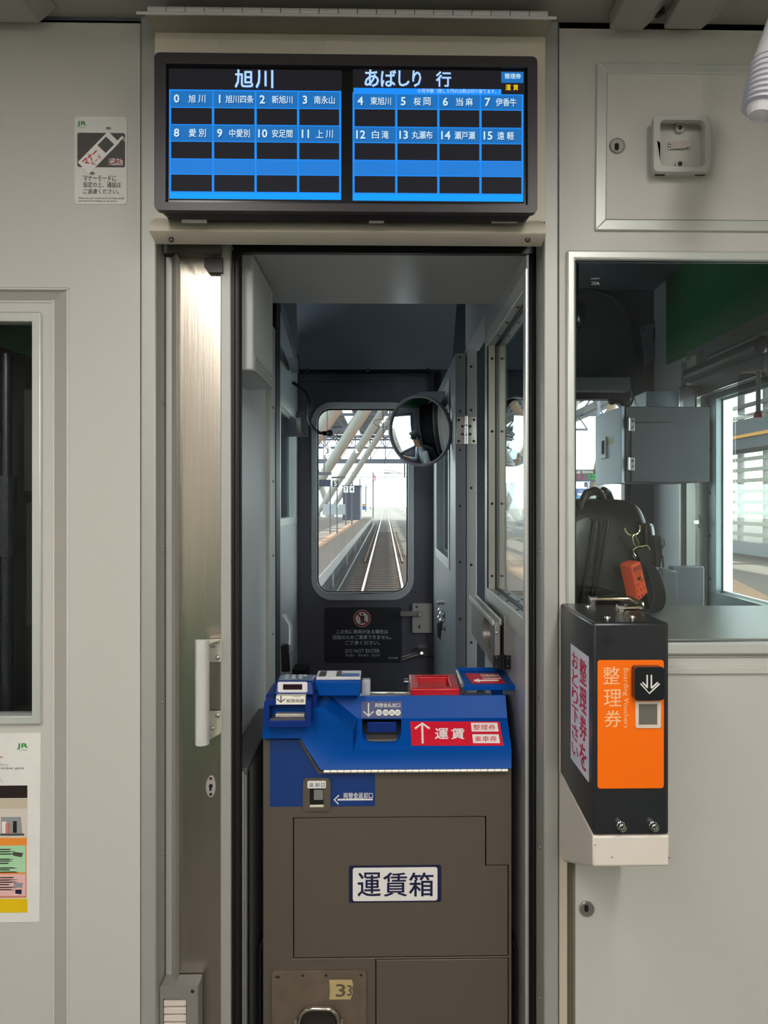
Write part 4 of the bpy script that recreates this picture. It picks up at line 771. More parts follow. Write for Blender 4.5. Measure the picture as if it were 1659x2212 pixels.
for s, k, nm in ((1, 6, 'right'), (-1, 7, 'left')):
    wz0, wz1, y0, y1 = H - .36, H + .416, 1.86, 2.76; xa = s * XS
    P = lambda y, z, o=0: (xa - s * o, y, z)
    q = MB().plate([P(y0 - .05, wz0 - .05, .012), P(y1 + .05, wz0 - .05, .012), P(y1 + .05, wz1 + .06, .012), P(y0 - .05, wz1 + .06, .012)], [[P(y0 + .01, wz0 + .01, .012), P(y1 - .01, wz0 + .01, .012), P(y1 - .01, wz1 - .01, .012), P(y0 + .01, wz1 - .01, .012)]], (s, 0, 0), .024).build('window_%d' % k, mat('frame_greygreen', (108, 122, 124), .4, .4), None, .002)
    struct(q, f'tall {nm} side window of the driving cab', 'window'); MB().box(xa + (.02 if s > 0 else -.026), y0, wz0, xa + (.026 if s > 0 else -.02), y1, wz1).build('glass_pane', GLASS, q)
    MB().plate([P(y0, wz0, -.015), P(y1, wz0, -.015), P(y1, wz1, -.015), P(y0, wz1, -.015)], [[P(y0 + .018, wz0 + .018, -.015), P(y1 - .018, wz0 + .018, -.015), P(y1 - .018, wz1 - .018, -.015), P(y0 + .018, wz1 - .018, -.015)]], (s, 0, 0), .01).build('glazing_bead', ALU, q)
    for k2 in range(5): screw(q, Vector(P(y1 + .035, wz0 + .06 + k2 * .17, .013)), .005, DKMET, (-s, 0, 0))
    pm = MB(); pm.box(min(xa, xa - s * .05), 2.84, H - .42, max(xa, xa - s * .05), 2.90, H + .6)
    pm.box(min(xa, xa - s * .03), 2.93, H - .42, max(xa, xa - s * .03), 2.98, H + .6); pm.box(min(xa, xa - s * .04), 3.01, H - .42, max(xa, xa - s * .04), 3.03, H + .6)
    struct(pm.build('trim_%d' % (9 + (s < 0)), ALU2, None, .004), f'ribbed aluminium window pillar on the {nm} cab side', 'pillar')
# ---- gangway door
gd = thing('door_3', 'dark steel gangway door with rounded window at the end of the corridor', 'door', (X(785, YN), YN, 0), None, 'structure')
GDM = mat('gangway_steel', (100, 99, 110), .36, .4, .06, 120, .02, (1, 1, .05)); YG = YN - .012
wo = rr(684, 882, 882, 1281, 30, 7)
MB().pp([(630, 800), (941, 800), (941, bot(YG) - 10), (630, bot(YG) - 10)], YG, .03, [wo], uc=785).build('door_leaf', GDM, gd)
MB().pp(rr(672, 868, 894, 1297, 46, 7), YG - .008, .010, [rr(685, 883, 881, 1280, 29, 7)], uc=785).build('window_frame', mat('ring_grey', (190, 192, 196), .4, .3), gd, .003)
MB().pp(rr(682, 880, 884, 1283, 31, 7), YG + .002, .010, [rr(688, 886, 878, 1277, 26, 7)], uc=785).build('window_gasket', RUB, gd)
MB().pp(rr(681, 879, 885, 1284, 31, 7), YG + .014, .005, uc=785).build('glass_pane', GLASS, gd)
rv = MB()
for u in (640, 668, 898, 928):
    for k in range(16): rv.sph(W(u, 840 + k * 44, YG), .0028, 6)
a = rv.build('rivets', DKMET, gd); a['kind'] = 'stuff'
MB().pp([(648, 812), (923, 812), (923, 824), (648, 824)], YG - .012, .012).build('top_strip', mat('strip_grey', (96, 92, 94), .4, .5), gd, .001)
jb = MB().box(X(936, YN), YN - .05, 0, X(951, YN), YN, zd1).build('trim_11', mat('jamb_indigo', (18, 19, 34), .4)); struct(jb, 'near-black door jamb right of the gangway door', 'jamb')
hdr = MB().pp([(646, 796), (930, 796), (930, 806), (646, 806)], YN - .04, .03).build('trim_12', BLK); struct(hdr, 'black gap strip above the gangway door', 'strip')
# sign on the gangway door
YS = YG - .0015
sg = MB().pp(rr(700, 1312, 868, 1432, 8), YS, .0012).build('warning_sign', mat('sign_dark', (34, 36, 44), .45)); tag(sg, 'dark do not enter sign on the gangway door', 'sign')
g = MB(); y1 = YS - .0006; SGM = [mat('sign_white', (214, 216, 220), .5), WHITE, mat('sign_red', (160, 24, 34), .5), BLKT]
g.pp(circ(782, 1336, 18.5, 36), y1, .0004, mi=1); g.pp(circ(782, 1336, 17.5, 36), y1 - .0005, .0004, [circ(782, 1336, 14, 36)], mi=2)
for pts in ([(773.5, 1324), (793, 1346), (790.5, 1348.5), (771, 1326.5)],): g.pp(pts, y1 - .0012, .0003, mi=2)
g.pp(circ(782.3, 1326.5, 2.3, 12), y1 - .0008, .0003, mi=3); g.pp([(778, 1330), (787, 1330), (787, 1338), (785.8, 1338), (785.6, 1347), (783, 1347), (782.6, 1339), (782, 1339), (781.6, 1347), (779, 1347), (779, 1338), (778, 1338)], y1 - .0008, .0003, mi=3)
g.build('no_entry_symbol', SGM, sg, flat=True); g = MB()
for s, u0, u1, v0, v1, b in (('この先に車両がある場合は', 727, 838, 1360, 1369, .012), ('回送のためご乗車できません。', 719, 845, 1372, 1381, .012), ('ご了承ください。', 746, 820, 1384, 1393, .012), ('DO NOT ENTER', 746, 820, 1402, 1410, .0), ('禁止進入', 747, 767, 1413, 1418, 0), ('禁止進入', 774, 797, 1413, 1418, 0), ('진입 금지', 803, 820, 1413, 1418, 0), ('JR北海道', 839, 860, 1419, 1424, 0)): g.tx(s, u0, v0, u1, v1, y1, b, 0)
g.build('sign_lettering', SGM, sg, flat=True)
lo = thing('door_lock_plate', 'square grey lock plate with lever handle on the gangway door', 'lock', W(912, 1336, YG))
lp = MB().pp(rr(891, 1304, 933, 1367, 2), YG - .018, .018).build('lock_case', mat('lock_grey', (178, 173, 168), .4, .2), lo, .002)
lh = MB().pp(rr(865, 1321, 911, 1331, 2), YG - .045, .012).build('lever', mat('lever_grey', (150, 146, 142), .35, .3), lo, .003); MB().cyl(W(907, 1327, YG - .05), W(907, 1327, YG - .018), .010).build('lever_pivot', mat('lever_grey', (150, 146, 142)), lo, .001)
k = MB(); k.pp(circ(906, 1352, 2, 10), YG - .0186, .001); k.pp([(905, 1352), (907, 1352), (907.6, 1358), (904.4, 1358)], YG - .0186, .001); k.build('keyhole', HOLE, lp); fs(lp, 900, 1311, YG - .018, 2.3, DKMET)
le = thing('door_lever', 'dark angled lever with bright pivot low on the gangway door', 'lever', W(910, 1412, YG))
MB().bar(W(909, 1413, YG - .03), W(866, 1427, YG - .05), .022, .008).build('lever_arm', mat('arm_grey', (110, 110, 112), .35, .7), le, .002); m = MB().cyl(W(911, 1411, YG - .05), W(911, 1411, YG), .008); m.pb(903, 1399, 922, 1403, YG - .03, .03); m.bar(W(914, 1415, YG - .02), W(936, 1419, YG - .02), .008); m.bar(W(866, 1420, YG - .02), W(903, 1409, YG - .02), .004); m.build('lever_pivot', CHROME, le, .001)
mp = MB().pp([(610, 889), (664, 889), (664, 943), (610, 943)], YG - .10, .012).build('metal_plate', mat('plate_steel', (120, 122, 132), .3, .9)); tag(mp, 'small shiny steel plate left of the gangway window', 'plate')
for u, v in ((660, 895), (660, 915), (660, 938)): fs(mp, u, v, YG - .10, 2.2, DKMET)
MB().pp([(640, 902), (650, 902), (650, 936), (640, 936)], YG - .112, .012).build('plate_fold', CHROME, mp)
# gooseneck microphone
mcx = thing('gooseneck_mic', 'black gooseneck microphone cable hanging beside the gangway window', 'microphone', W(712, 937, 3.2))
dm_ = 3.15; pts = [(632, 826), (650, 838), (662, 850), (669, 870), (666, 895), (668, 912), (678, 926), (690, 935), (704, 936)]
MB().tube([W(u, v, dm_) for u, v in pts], .007, 8).build('gooseneck', RUB, mcx); MB().sph(W(712, 936, dm_), (.017, .017, .015), 16).build('mic_head', BLK, mcx); MB().cyl(W(698, 936, dm_), W(708, 936, dm_), .010).build('mic_collar', BLKG, mcx)
# door-header panel: tilted dark trim panel over the corridor end
tp = MB(); A_ = [W(640, 640, 3.0), W(988, 640, 3.0), W(976, 797, 3.22), W(645, 797, 3.22)]
tp.plate(A_, (), (0, 1, .1), .02); po_ = tp.build('corridor_valance', mat('header_dark', (88, 92, 104), .6, 0, .05, 60), None, .003); tag(po_, 'large tilted dark grey trim panel above the gangway door', 'panel')
for u in (664, 795, 924): fs(po_, u, 799, 3.20, 4, DKMET)
rt_ = MB().bar(W(596, 656, 2.0), W(637, 793, 3.1), .03, .05).build('cove_trim', CABG, None, .002); tag(rt_, 'slanted grey trim bar at the upper left of the corridor', 'trim')
# left end wall of corridor with glazed opening
XL2 = X(606, 2.85); lz0, lz1 = Z(1137, 2.85, 606), H + .40
le_ = MB().plate([(XL2, 2.72, 0), (XL2, YN - .02, 0), (XL2, YN - .02, H + .7), (XL2, 2.72, H + .7)], [[(XL2, 2.82, lz0 + .02), (XL2, 3.32, lz0 + .02), (XL2, 3.32, lz1), (XL2, 2.82, lz1)]], (-1, 0, 0), .03).build('wall_corridor_end', CABL); struct(le_, 'light grey glazed end panel left of the gangway door', 'wall')
MB().plate([(XL2 + .004, 2.79, lz0), (XL2 + .004, 3.345, lz0), (XL2 + .004, 3.345, lz1 + .03), (XL2 + .004, 2.79, lz1 + .03)], [[(XL2 + .004, 2.83, lz0 + .03), (XL2 + .004, 3.31, lz0 + .03), (XL2 + .004, 3.31, lz1 - .01), (XL2 + .004, 2.83, lz1 - .01)]], (-1, 0, 0), .006).build('window_frame', ALU, le_, .001)
MB().box(XL2 - .018, 2.82, lz0 + .02, XL2 - .013, 3.32, lz1).build('glass_pane', GLASS, le_)
gr = thing('grab_handle', 'light grey angled grab handle on the left by the gangway door', 'handle', W(624, 1375, 2.72)); dgh = 2.70
MB().tube([W(u, v, dgh) for u, v in ((611, 1331), (617, 1331), (629, 1350), (629, 1404), (624, 1409), (612, 1409))], .009, 10).build('grip', LGREY, gr); m = MB().pp([(606, 1392), (622, 1392), (626, 1452), (608, 1452)], dgh - .02, .02); m.build('black_boot', RUB, gr, .004)
bx = MB().pp([(632, 1444), (662, 1444), (662, 1475), (632, 1475)], 3.2, .1).build('floor_box', BLK, None, .003); tag(bx, 'small black box low at the left foot of the gangway door', 'box')

# ================================================================ convex mirror
mcen = W(906, 931, 2.38); nrm = Vector((-math.sin(R(33)), -math.cos(R(33)), -.15)).normalized()
mr = thing('convex_mirror', 'round convex mirror in grey rim reflecting the driver', 'mirror', mcen)
rm = .112; RC = .45; prof = []
for i in range(13): r_ = rm * (1 - i / 12); prof.append((r_, math.sqrt(RC * RC - r_ * r_) - math.sqrt(RC * RC - rm * rm)))
MIR = mat('mirror_silver', (226, 232, 236), .01, 1., 0.0); MB().lathe(prof, mcen, nrm, 56).build('mirror_face', MIR, mr)
MB().lathe([(rm - .001, .0), (rm, .005), (rm + .004, .007), (rm + .008, .004), (rm + .009, -.004), (rm + .006, -.016), (rm * .5, -.03), (.001, -.032)], mcen, nrm, 56).build('mirror_rim', mat('rim_grey', (132, 126, 138), .4), mr)
MB().bar(mcen - nrm * .03, mcen + Vector((.10, .06, .12)), .02).build('mirror_arm', CABD, mr); m = MB().pp([(893, 862), (906, 845), (962, 845), (962, 875), (935, 872)], 2.52, .05); m.build('mirror_bracket', CABG, mr, .002)

# ================================================================ RIGHT CAB
zs = H - .238; shx = XL + .02
sh = thing('cab_shelf', 'grey shelf top behind the right window carrying the black bag', 'shelf', (.8, 1.43, zs))
MB().box(X(1212, 1.24), D0 + .032, zs - .02, XS - .002, 1.63, zs).build('shelf_top', mat('shelf_grey', (152, 147, 142), .3, 0, .04, 200), sh, .002); MB().box(X(1216, 1.24), D0 + .034, 0, XS - .002, 1.61, zs - .02).build('shelf_body', CABG, sh)
fw = MB(); 
ar_ = [W(1243, 625, YN - .01), W(1290, 630, YN - .01), W(1325, 643, YN - .01), W(1350, 670, YN - .01), W(1364, 705, YN - .01), W(1374, 760, YN - .01), W(1380, 815, YN - .01)]
o = MB().tube(ar_, .013, 8).build('arch_conduit', mat('conduit_grey', (66, 66, 72), .5)); tag(o, 'arched dark grey conduit on the upper nose wall behind the right window', 'conduit')
vl = MB().pp([(1180, 815), (1362, 815), (1362, 843), (1180, 843)], YN - .10, .09).build('windscreen_valance', mat('valance_grey', (150, 152, 156), .45)); tag(vl, 'light grey valance box above the right windscreen', 'valance')
hn_ = MB().sph(W(1240, 676, 3.0), (.05, .06, .075), 20).cyl(W(1240, 676, 3.0), W(1240, 676, 3.0) + Vector((0, 0, ZR - W(1240, 676, 3.0).z)), .02).build('black_housing', BLKG); tag(hn_, 'rounded black housing at the upper left edge of the right window', 'housing')
ht = thing('vent_hatch', 'small grey slotted hatch on the upper nose wall in front of the green panel', 'hatch', W(1405, 735, YN - .02)); 
MB().pp([(1384, 708), (1414, 690), (1425, 768), (1394, 788)], YN - .016, .014).build('hatch_panel', CABG, ht, .002)
for k in range(8): MB().bar(W(1411, 712 + k * 3.2, YN - .018), W(1424, 710 + k * 3.2, YN - .018), .003).build('slot', HOLE, ht)
for u, v in ((1408, 697), (1390, 711), (1424, 745)): fs(ht, u, v, YN - .017, 2, DKMET)
# wall cabinet with hinges
de = 2.6; ex0, ex1 = X(1351, de), X(1475, de); ez1, ez0 = Z(878, de, 1410), Z(1041, de, 1410)
eb = thing('equipment_cabinet', 'grey hinged equipment cabinet mounted behind the right window above the bag', 'cabinet', (ex0, de, ez0))
EM = mat('cabinet_grey', (58, 60, 63), .65, 0, .02, 40, spec=.1)
MB().box(ex0, de, ez0, ex1 + .10, 2.93, ez1).build('cabinet_body', EM, eb, .003); MB().box(ex0 - .014, de + .004, ez0 - .004, ex0 - .001, 2.93, ez1 + .002).build('cabinet_door', mat('cabinet_door_grey', (176, 182, 198), .4), eb, .002)
MB().box(ex0 + .02, de - .006, ez0, ex1 - .03, de, ez1 - .06).build('front_panel', EM, eb, .002)
for v0 in (903, 988):
    h_ = MB().pb(1360, v0, 1371, v0 + 28, de - .010, .004).build('cabinet_hinge', mat('hinge_silver', (196, 192, 190)), eb, .0006); MB().cyl(W(1358.5, v0, de - .01), W(1358.5, v0 + 27, de - .01), .0042).build('hinge_pin', CHROME, h_)
    for v in (v0 + 7, v0 + 20): fs(h_, 1367, v, de - .010, 2.4, DKMET)
xh = ex0 - .0142; yh0, yh1 = DX(1312, xh), DX(1302, xh); zh1, zh0 = Z(946, 2.83, 1306), Z(992, 2.83, 1306)
hh_ = MB().plate([(xh, yh0, zh0), (xh, yh1, zh0), (xh, yh1, zh1), (xh, yh0, zh1)], (), (-1, 0, 0), .008).build('pull_frame', LGREY, eb, .002); MB().box(xh - .0095, yh0 + .012, zh0 + .018, xh - .0075, yh1 - .015, zh1 - .014).build('pull_recess', HOLE, hh_)
MB().box(xh - .001, 2.70, H + .225, xh + .001, 2.78, H + .25).build('brass_label', mat('brass_label', (150, 140, 110), .4, .3), eb)
ub_ = MB().pp([(1396, 845), (1478, 845), (1478, 879), (1396, 879)], 2.95, .2).build('upper_ledge', mat('ledge_light', (150, 158, 172), .4), None, .003); tag(ub_, 'pale ledge box just above the equipment cabinet', 'ledge')
bk2 = thing('blind_bracket', 'shiny bracket block at the top of the cab window pillar', 'bracket', W(1492, 860, 2.78)); m = MB().pp([(1476, 832), (1512, 832), (1512, 886), (1476, 886)], 2.76, .05); m.build('bracket_block', mat('bracket_metal', (96, 94, 100), .25, .8), bk2, .003)
for u in (1472, 1509): MB().pp([(u - 4, 838), (u + 4, 838), (u + 4, 880), (u - 4, 880)], 2.752, .006).build('bracket_ear', CHROME, bk2, .001)
rb = thing('roller_blind', 'grey rolled blind tube above the right cab side window', 'blind', (1.2, 2.6, H + .5))
ba, bb = Vector((1.235, 2.86, H + .515)), Vector((1.235, 2.30, H + .515)); MB().cyl(ba, bb, .030, None, 20).build('blind_roll', mat('blind_grey', (84, 88, 94), .4, .3), rb); MB().sph(bb, (.032, .026, .032), 16).build('end_knob', BLKG, rb); MB().box(1.235, 2.30, H + .425, XS - .001, 2.86, H + .495).build('blind_case', mat('case_grey', (86, 92, 96), .4, .2), rb, .004); MB().cyl(ba + Vector((0, 0, -.095)), bb + Vector((0, 0, -.095)), .006).build('pull_bar', CHROME, rb)
for v, nm in ((1127, 'upper'), (1280, 'lower')):
    t = thing('window_catch', f'{nm} bright window catch on the ribbed pillar', 'catch', W(1510, v, 2.82)); m = MB().pp(circ(1511, v, 3.6, 16, 14), 2.836, .004); m.build('catch_plate', CHROME, t, .001); MB().pp([(1502, v - 3), (1510, v - 3), (1510, v + 5), (1502, v + 5)], 2.825, .014).build('catch_tongue', CHROME, t, .001)
mic2 = thing('cab_microphone', 'black cab microphone in front of the right windscreen', 'microphone', W(1322, 868, 3.1)); MB().sph(W(1322, 867, 3.1), (.020, .020, .016), 14).build('mic_head', BLK, mic2); MB().tube([W(u, v, 3.1) for u, v in ((1326, 868), (1337, 868), (1344, 874), (1350, 878), (1362, 874), (1368, 858), (1364, 835))], .006, 8).build('gooseneck', RUB, mic2)
al = thing('signal_lamp', 'clear cased cab fitting with a red tip at the right edge of the window', 'fitting', W(1637, 880, 1.9)); m = MB().pp([(1613, 800), (1665, 800), (1665, 893), (1613, 893)], 1.86, .05); m.build('clear_case', glass('case_plastic', (.55, .55, .58)), al, .004); MB().cyl(W(1638, 800, 1.89), W(1638, 890, 1.89), .006).build('cream_rod', CREAM, al); MB().cyl(W(1638, 889, 1.88), W(1638, 902, 1.88), .008, .012).build('red_tip', mat('tip_red', (150, 20, 50), .4), al)
wp = MB().box(XS - .05, 1.78, H - .36, XS - .01, 1.88, H + .5).build('window_post', mat('post_dark', (70, 72, 84), .4, .4)); tag(wp, 'dark cab window post at the right edge of the view', 'post')
lb_ = MB().pp([(1432, 1228), (1462, 1234), (1462, 1318), (1432, 1318)], 2.2, .06).box(.9, 2.21, 0, 1.0, 2.25, 1.3).build('heater_box', mat('heater_grey', (110, 112, 116), .45), None, .003); tag(lb_, 'grey box low behind the black bag', 'box')

# ================================================================ black leather bag on the shelf
LEA = mat('black_leather', (19, 20, 24), .3, 0, .3, 9, .45); LEA2 = mat('black_webbing', (24, 25, 30), .6, 0, .1, 200)
bgy = 1.475
bag = thing('leather_bag', 'black leather travel bag standing on the cab shelf behind the window', 'bag', (X(1335, bgy), bgy + .08, zs))
def loft(rings, close=True):
    m = MB(); n = len(rings[0]); vs = [p for r_ in rings for p in r_]
    m.add(vs, [(i * n + k, i * n + (k + 1) % n, (i + 1) * n + (k + 1) % n, (i + 1) * n + k) for i in range(len(rings) - 1) for k in range(n)] + [tuple(reversed(range(n))), tuple(range((len(rings) - 1) * n, len(rings) * n))]); return m
bx0, bx1 = X(1205, bgy), X(1428, bgy); rings = []
prof_b = [(0.0, 1.0, .155), (.02, 1.01, .165), (.09, 1.0, .165), (.16, .965, .155), (.205, .90, .13), (.235, .80, .10), (.247, .62, .05)]
for zz_, k_, dp_ in prof_b:
    cx_ = bx0 + (bx1 - bx0) * .5 - (1 - k_) * .05; hw_ = (bx1 - bx0) / 2 * k_; cy_ = bgy + .08; ring = []
    for i in range(28):
        a_ = 2 * math.pi * i / 28; ca, sa = math.cos(a_), math.sin(a_); e_ = .45
        wob = 1 + .025 * math.sin(5 * a_ + zz_ * 40) + .018 * math.sin(9 * a_ - zz_ * 70)
        ring.append(Vector((cx_ + hw_ * math.copysign(abs(ca) ** e_, ca) * wob, cy_ + dp_ / 2 * math.copysign(abs(sa) ** e_, sa) * wob, zs + .001 + zz_)))
    rings.append(ring)
bd_ = loft(rings).build('bag_body', LEA, bag); sb_ = bd_.modifiers.new('sub', 'SUBSURF'); sb_.levels = 2; sb_.render_levels = 2
yf = lambda v: bgy - .008 + .045 * max(0, (1130 - v) / 60) ** 1.4 if v < 1130 else bgy - .008
pip = lambda pts, r_=.0028: MB().tube([W(u, v, yf(v)) for u, v in pts], r_, 8)
for pts in ([(1278, 1107), (1286, 1118), (1281, 1150), (1270, 1220), (1258, 1290), (1254, 1312)], [(1312, 1112), (1316, 1126), (1308, 1170), (1298, 1240), (1288, 1292), (1285, 1316)]): pip(pts).build('piping', mat('piping_black', (44, 46, 52), .3), bag)
for pts in ([(1296, 1108), (1302, 1130), (1292, 1180), (1286, 1240), (1276, 1300)],): pip(pts, .0022).build('zip', mat('zip_black', (18, 18, 22), .5), bag)
for pts in ([(1240, 1118), (1268, 1106), (1278, 1106)], [(1306, 1240), (1330, 1250), (1345, 1249)], [(1336, 1258), (1340, 1312)], [(1258, 1247), (1290, 1250)]): pip(pts, .0016).build('seam', LEA2, bag)
for du, dd_ in ((0, .035), (34, .085)):
    hp_ = [W(1252 + du, 1110, bgy + dd_), W(1257 + du, 1088, bgy + dd_), W(1268 + du, 1066, bgy + dd_), W(1284 + du * .6, 1060, bgy + dd_ + .01), W(1296 + du * .5, 1066, bgy + dd_ + .02), W(1302 + du * .5, 1082, bgy + dd_ + .03), W(1304 + du * .5, 1104, bgy + dd_ + .035)]
    m = MB().tube(hp_, .0095, 10); m.build('carry_handle', LEA, bag)
sp_ = MB(); pk = [(1395, 1128, 1420, 1290)]
rings = []
for v, u0, u1 in ((1128, 1386, 1410), (1140, 1382, 1414), (1200, 1384, 1420), (1300, 1388, 1428), (1322, 1392, 1426)):
    rings.append([W(u, v, d) for u, d in ((u0, bgy - .010), ((u0 + u1) / 2, bgy - .022), (u1, bgy - .006), (u1, bgy + .06), ((u0 + u1) / 2, bgy + .07), (u0, bgy + .06))])
o = loft(rings).build('side_pocket', LEA, bag); o.modifiers.new('sub', 'SUBSURF').render_levels = 2
rings = []
for v, u0, u1 in ((1156, 1412, 1424), (1168, 1410, 1430), (1200, 1410, 1430), (1225, 1412, 1426)): rings.append([W(u, v, d) for u, d in ((u0, bgy + .0), (u1, bgy + .0), (u1, bgy + .03), (u0, bgy + .03))])
o = loft(rings).build('end_flap', LEA, bag); MB().tube([W(1430 + 5 * math.cos(t), 1174 + 9 * math.sin(t), bgy - .004) for t in [i * .7 for i in range(9)]], .0014, 6, close=True).build('zip_pull', DKMET, bag); MB().tube([W(1431, 1200, bgy - .004), W(1433, 1226, bgy - .004)], .0016, 6).build('zip_cord', BLK, bag)
rings = []
for v, u0, u1 in ((1215, 1388, 1412), (1240, 1400, 1428), (1275, 1408, 1440), (1300, 1408, 1441), (1318, 1402, 1434), (1326, 1394, 1418)): rings.append([W(u, v, d) for u, d in ((u0, bgy - .030), (u1, bgy - .018), (u1, bgy - .012), (u0, bgy - .024))])
o = loft(rings).build('shoulder_strap', LEA2, bag); o.modifiers.new('sub', 'SUBSURF').render_levels = 2
yk = bgy - .03; BRS = mat('pale_brass', (200, 190, 150), .18, 1)
MB().tube([W(1366 + 17 * math.cos(R(t)), 1140 + 17 * math.sin(R(t)), yk) for t in range(-20, 205, 25)], .0022, 8).build('d_ring', BRS, bag)
hk = MB(); hk.tube([W(u, v, yk - .004) for u, v in ((1370, 1155), (1376, 1166), (1380, 1178))], .0022, 8); hk.tube([W(u, v, yk - .006) for u, v in ((1372, 1153), (1366, 1160), (1369, 1176), (1374, 1182), (1380, 1180))], .0020, 8); hk.tube([W(u, v, yk - .006) for u, v in ((1370, 1196), (1368, 1188), (1374, 1182), (1396, 1178), (1403, 1184), (1402, 1188))], .0024, 8); hk.build('snap_hook', BRS, bag)
MB().plate([W(u, v, yk - .003) for u, v in ((1374, 1186), (1402, 1184), (1412, 1212), (1408, 1218), (1386, 1222))], (), (0, 1, 0), .006).build('strap_end', LEA2, bag, .001)
# orange tag hanging from the hook
ot = thing('orange_alarm_tag', 'orange block-shaped tag printed in black, hanging on the black bag', 'tag', W(1375, 1255, yk - .02))
OM = mat('tag_orange', (250, 92, 46), .42, 0, .02); yo = yk - .035
F4 = [W(1363, 1222, yo), W(1384, 1212, yo), W(1401, 1281, yo), W(1379, 1300, yo)]; sd4 = Vector((-(X(1363, yo) - X(1348, yo)), .030, .001))
m = MB(); m.add(F4 + [p + sd4 for p in F4], [(0, 1, 2, 3), (7, 6, 5, 4), (0, 4, 5, 1), (1, 5, 6, 2), (2, 6, 7, 3), (3, 7, 4, 0)]); om = m.build('tag_body', OM, ot, .003, 3)
g = MB(); ex = (F4[1] - F4[0]); ey = (F4[0] - F4[3]).normalized(); wl_ = ex.length; ex = ex.normalized(); ht_ = (F4[0] - F4[3]).length
fo = lambda s, t: F4[0] + ex * (wl_ * s) - ey * (ht_ * t) + Vector((0, -.0008, 0))
for s, t, ww, hh2, tx_ in ((.5, .14, .6, .07, '警報器'), (.5, .27, .5, .03, 'ALARM'), (.5, .34, .5, .03, 'UNIT'), (.72, .50, .3, .07, 'LED'), (.3, .56, .3, .07, 'SOS'), (.5, .72, .8, .06, '1 2 3'), (.5, .88, .8, .07, '▸ ▸ ▸')): g.text(tx_, fo(s, t), ex, ey, wl_ * ww, ht_ * hh2, .01)
for (a_, b_) in (((.15, .08), (.85, .08)), ((.15, .2), (.85, .2)), ((.15, .08), (.15, .2)), ((.85, .08), (.85, .2))): g.tube([fo(*a_), fo(*b_)], .0005, 4)
g.plate([fo(.3, .40), fo(.4, .37), fo(.5, .40), fo(.6, .37), fo(.7, .40), fo(.62, .46), fo(.36, .46)], (), (0, 1, 0), .0003); g.build('tag_print', BLKT, om, flat=True)
MB().tube([W(1371, 1206, yk - .01), W(1368, 1200, yk - .01), W(1370, 1196, yk - .01), W(1374, 1202, yk - .012), W(1374, 1214, yo + .01)], .0014, 6).build('tag_ring', CHROME, ot)

# ================================================================ LEFT CAB: rack added to darken the left window, driver's desk and driver
rk = thing('dark_backing_rack', 'dark rack with pole, added to keep the left window dark', 'rack', (-.9, 1.5, 0)); RM = mat('rack_dark', (26, 26, 32), .5, 0, .1, 20)  # added so the space behind the left window stays dark
MB().box(-1.29, 1.42, 0, -.42, 1.50, H + .20).build('rack_body', RM, rk, .003); MB().box(-1.29, 1.46, H + .20, -.42, 1.50, H + .30).build('rack_head', RM, rk, .002); MB().pp([(-300, 640), (120, 640), (120, 790), (72, 770), (-20, 742), (-300, 660)], 1.44, .02).build('green_head', GREEN, rk)
MB().box(X(38, 1.36), 1.38, H + .02, X(68, 1.36) + .1, 1.42, H + .22).build('rack_panel', mat('rack_panel', (58, 54, 60), .5), rk, .003)
MB().box(X(38, 1.36), 1.39, H - .24, X(70, 1.36) + .1, 1.42, H + .0).build('rack_panel', mat('rack_panel', (58, 54, 60), .5), rk, .003)
for za, zb, r_ in ((H + .28, H + .05, .010), (H + .05, H - .1, .018), (H - .1, H - .75, .012)): MB().cyl((X(14, 1.35), 1.35, za), (X(14, 1.35), 1.35, zb), r_).build('pole', mat('pole_dark', (72, 72, 82), .25, .7), rk)
MB().box(-1.29, 1.36, H - .42, X(60, 1.36), 1.42, H - .40).build('rack_ledge', mat('ledge_shaded2', (40, 38, 44), .4), rk)
cur = thing('darkening_curtain', 'dark curtain added at the back of the left cab to keep it dark', 'curtain', (-.85, 1.7, 1.2)); m = MB(); pts = []  # curtain added to hold the left cab dark
for i in range(61): x_ = -1.29 + .87 * i / 60; pts.append((x_, 1.55 + .016 * math.sin(i * 1.1)))
vs = [Vector((x_, y_, z_)) for z_ in (.1, H + .62) for x_, y_ in pts]; m.add(vs, [(i, i + 1, i + 62, i + 61) for i in range(60)]); o = m.build('curtain_cloth', mat('curtain_black', (16, 16, 20), .9), cur); s_m = o.modifiers.new('sol', 'SOLIDIFY'); s_m.thickness = .003; MB().cyl((-1.29, 1.55, H + .62), (-.42, 1.55, H + .62), .008).build('curtain_rail', DKMET, cur)
dk = thing('driver_desk', 'dark driving desk with screen box in the left cab, seen in the mirror', 'desk', (-.85, 2.9, 0)); MB().box(-1.29, 2.72, 0, -.50, 3.36, .86).build('desk_body', CABD, dk, .02); m = MB(); m.plate([(-1.28, 2.62, .86), (-1.28, 3.38, .86), (-1.28, 3.38, 1.08), (-1.28, 2.98, .98)], (), (1, 0, 0), .78); m.build('desk_top', mat('desk_dark', (40, 42, 50), .4), dk, .01); MB().box(-1.08, 2.95, .98, -.78, 3.05, 1.22).build('screen_box', BLK, dk, .01)
for x_ in (-1.12, -.68): m = MB().cyl((x_, 2.75, .90), (x_, 2.75, 1.02), .014); m.sph((x_, 2.75, 1.03), .026, 12); m.build('control_lever', BLKG, dk)
st_ = thing('driver_chair', 'dark driving seat in the left cab', 'seat', (-.88, 1.92, 0)); MB().box(-1.10, 1.70, .50, -.66, 2.12, .62).build('cushion', mat('seat_black', (34, 36, 42), .7), st_, .03); MB().box(-1.10, 1.62, .62, -.66, 1.70, 1.18).build('backrest', mat('seat_black', (34, 36, 42)), st_, .03); MB().cyl((-.88, 1.92, 0), (-.88, 1.92, .50), .07).build('pedestal', DKMET, st_)
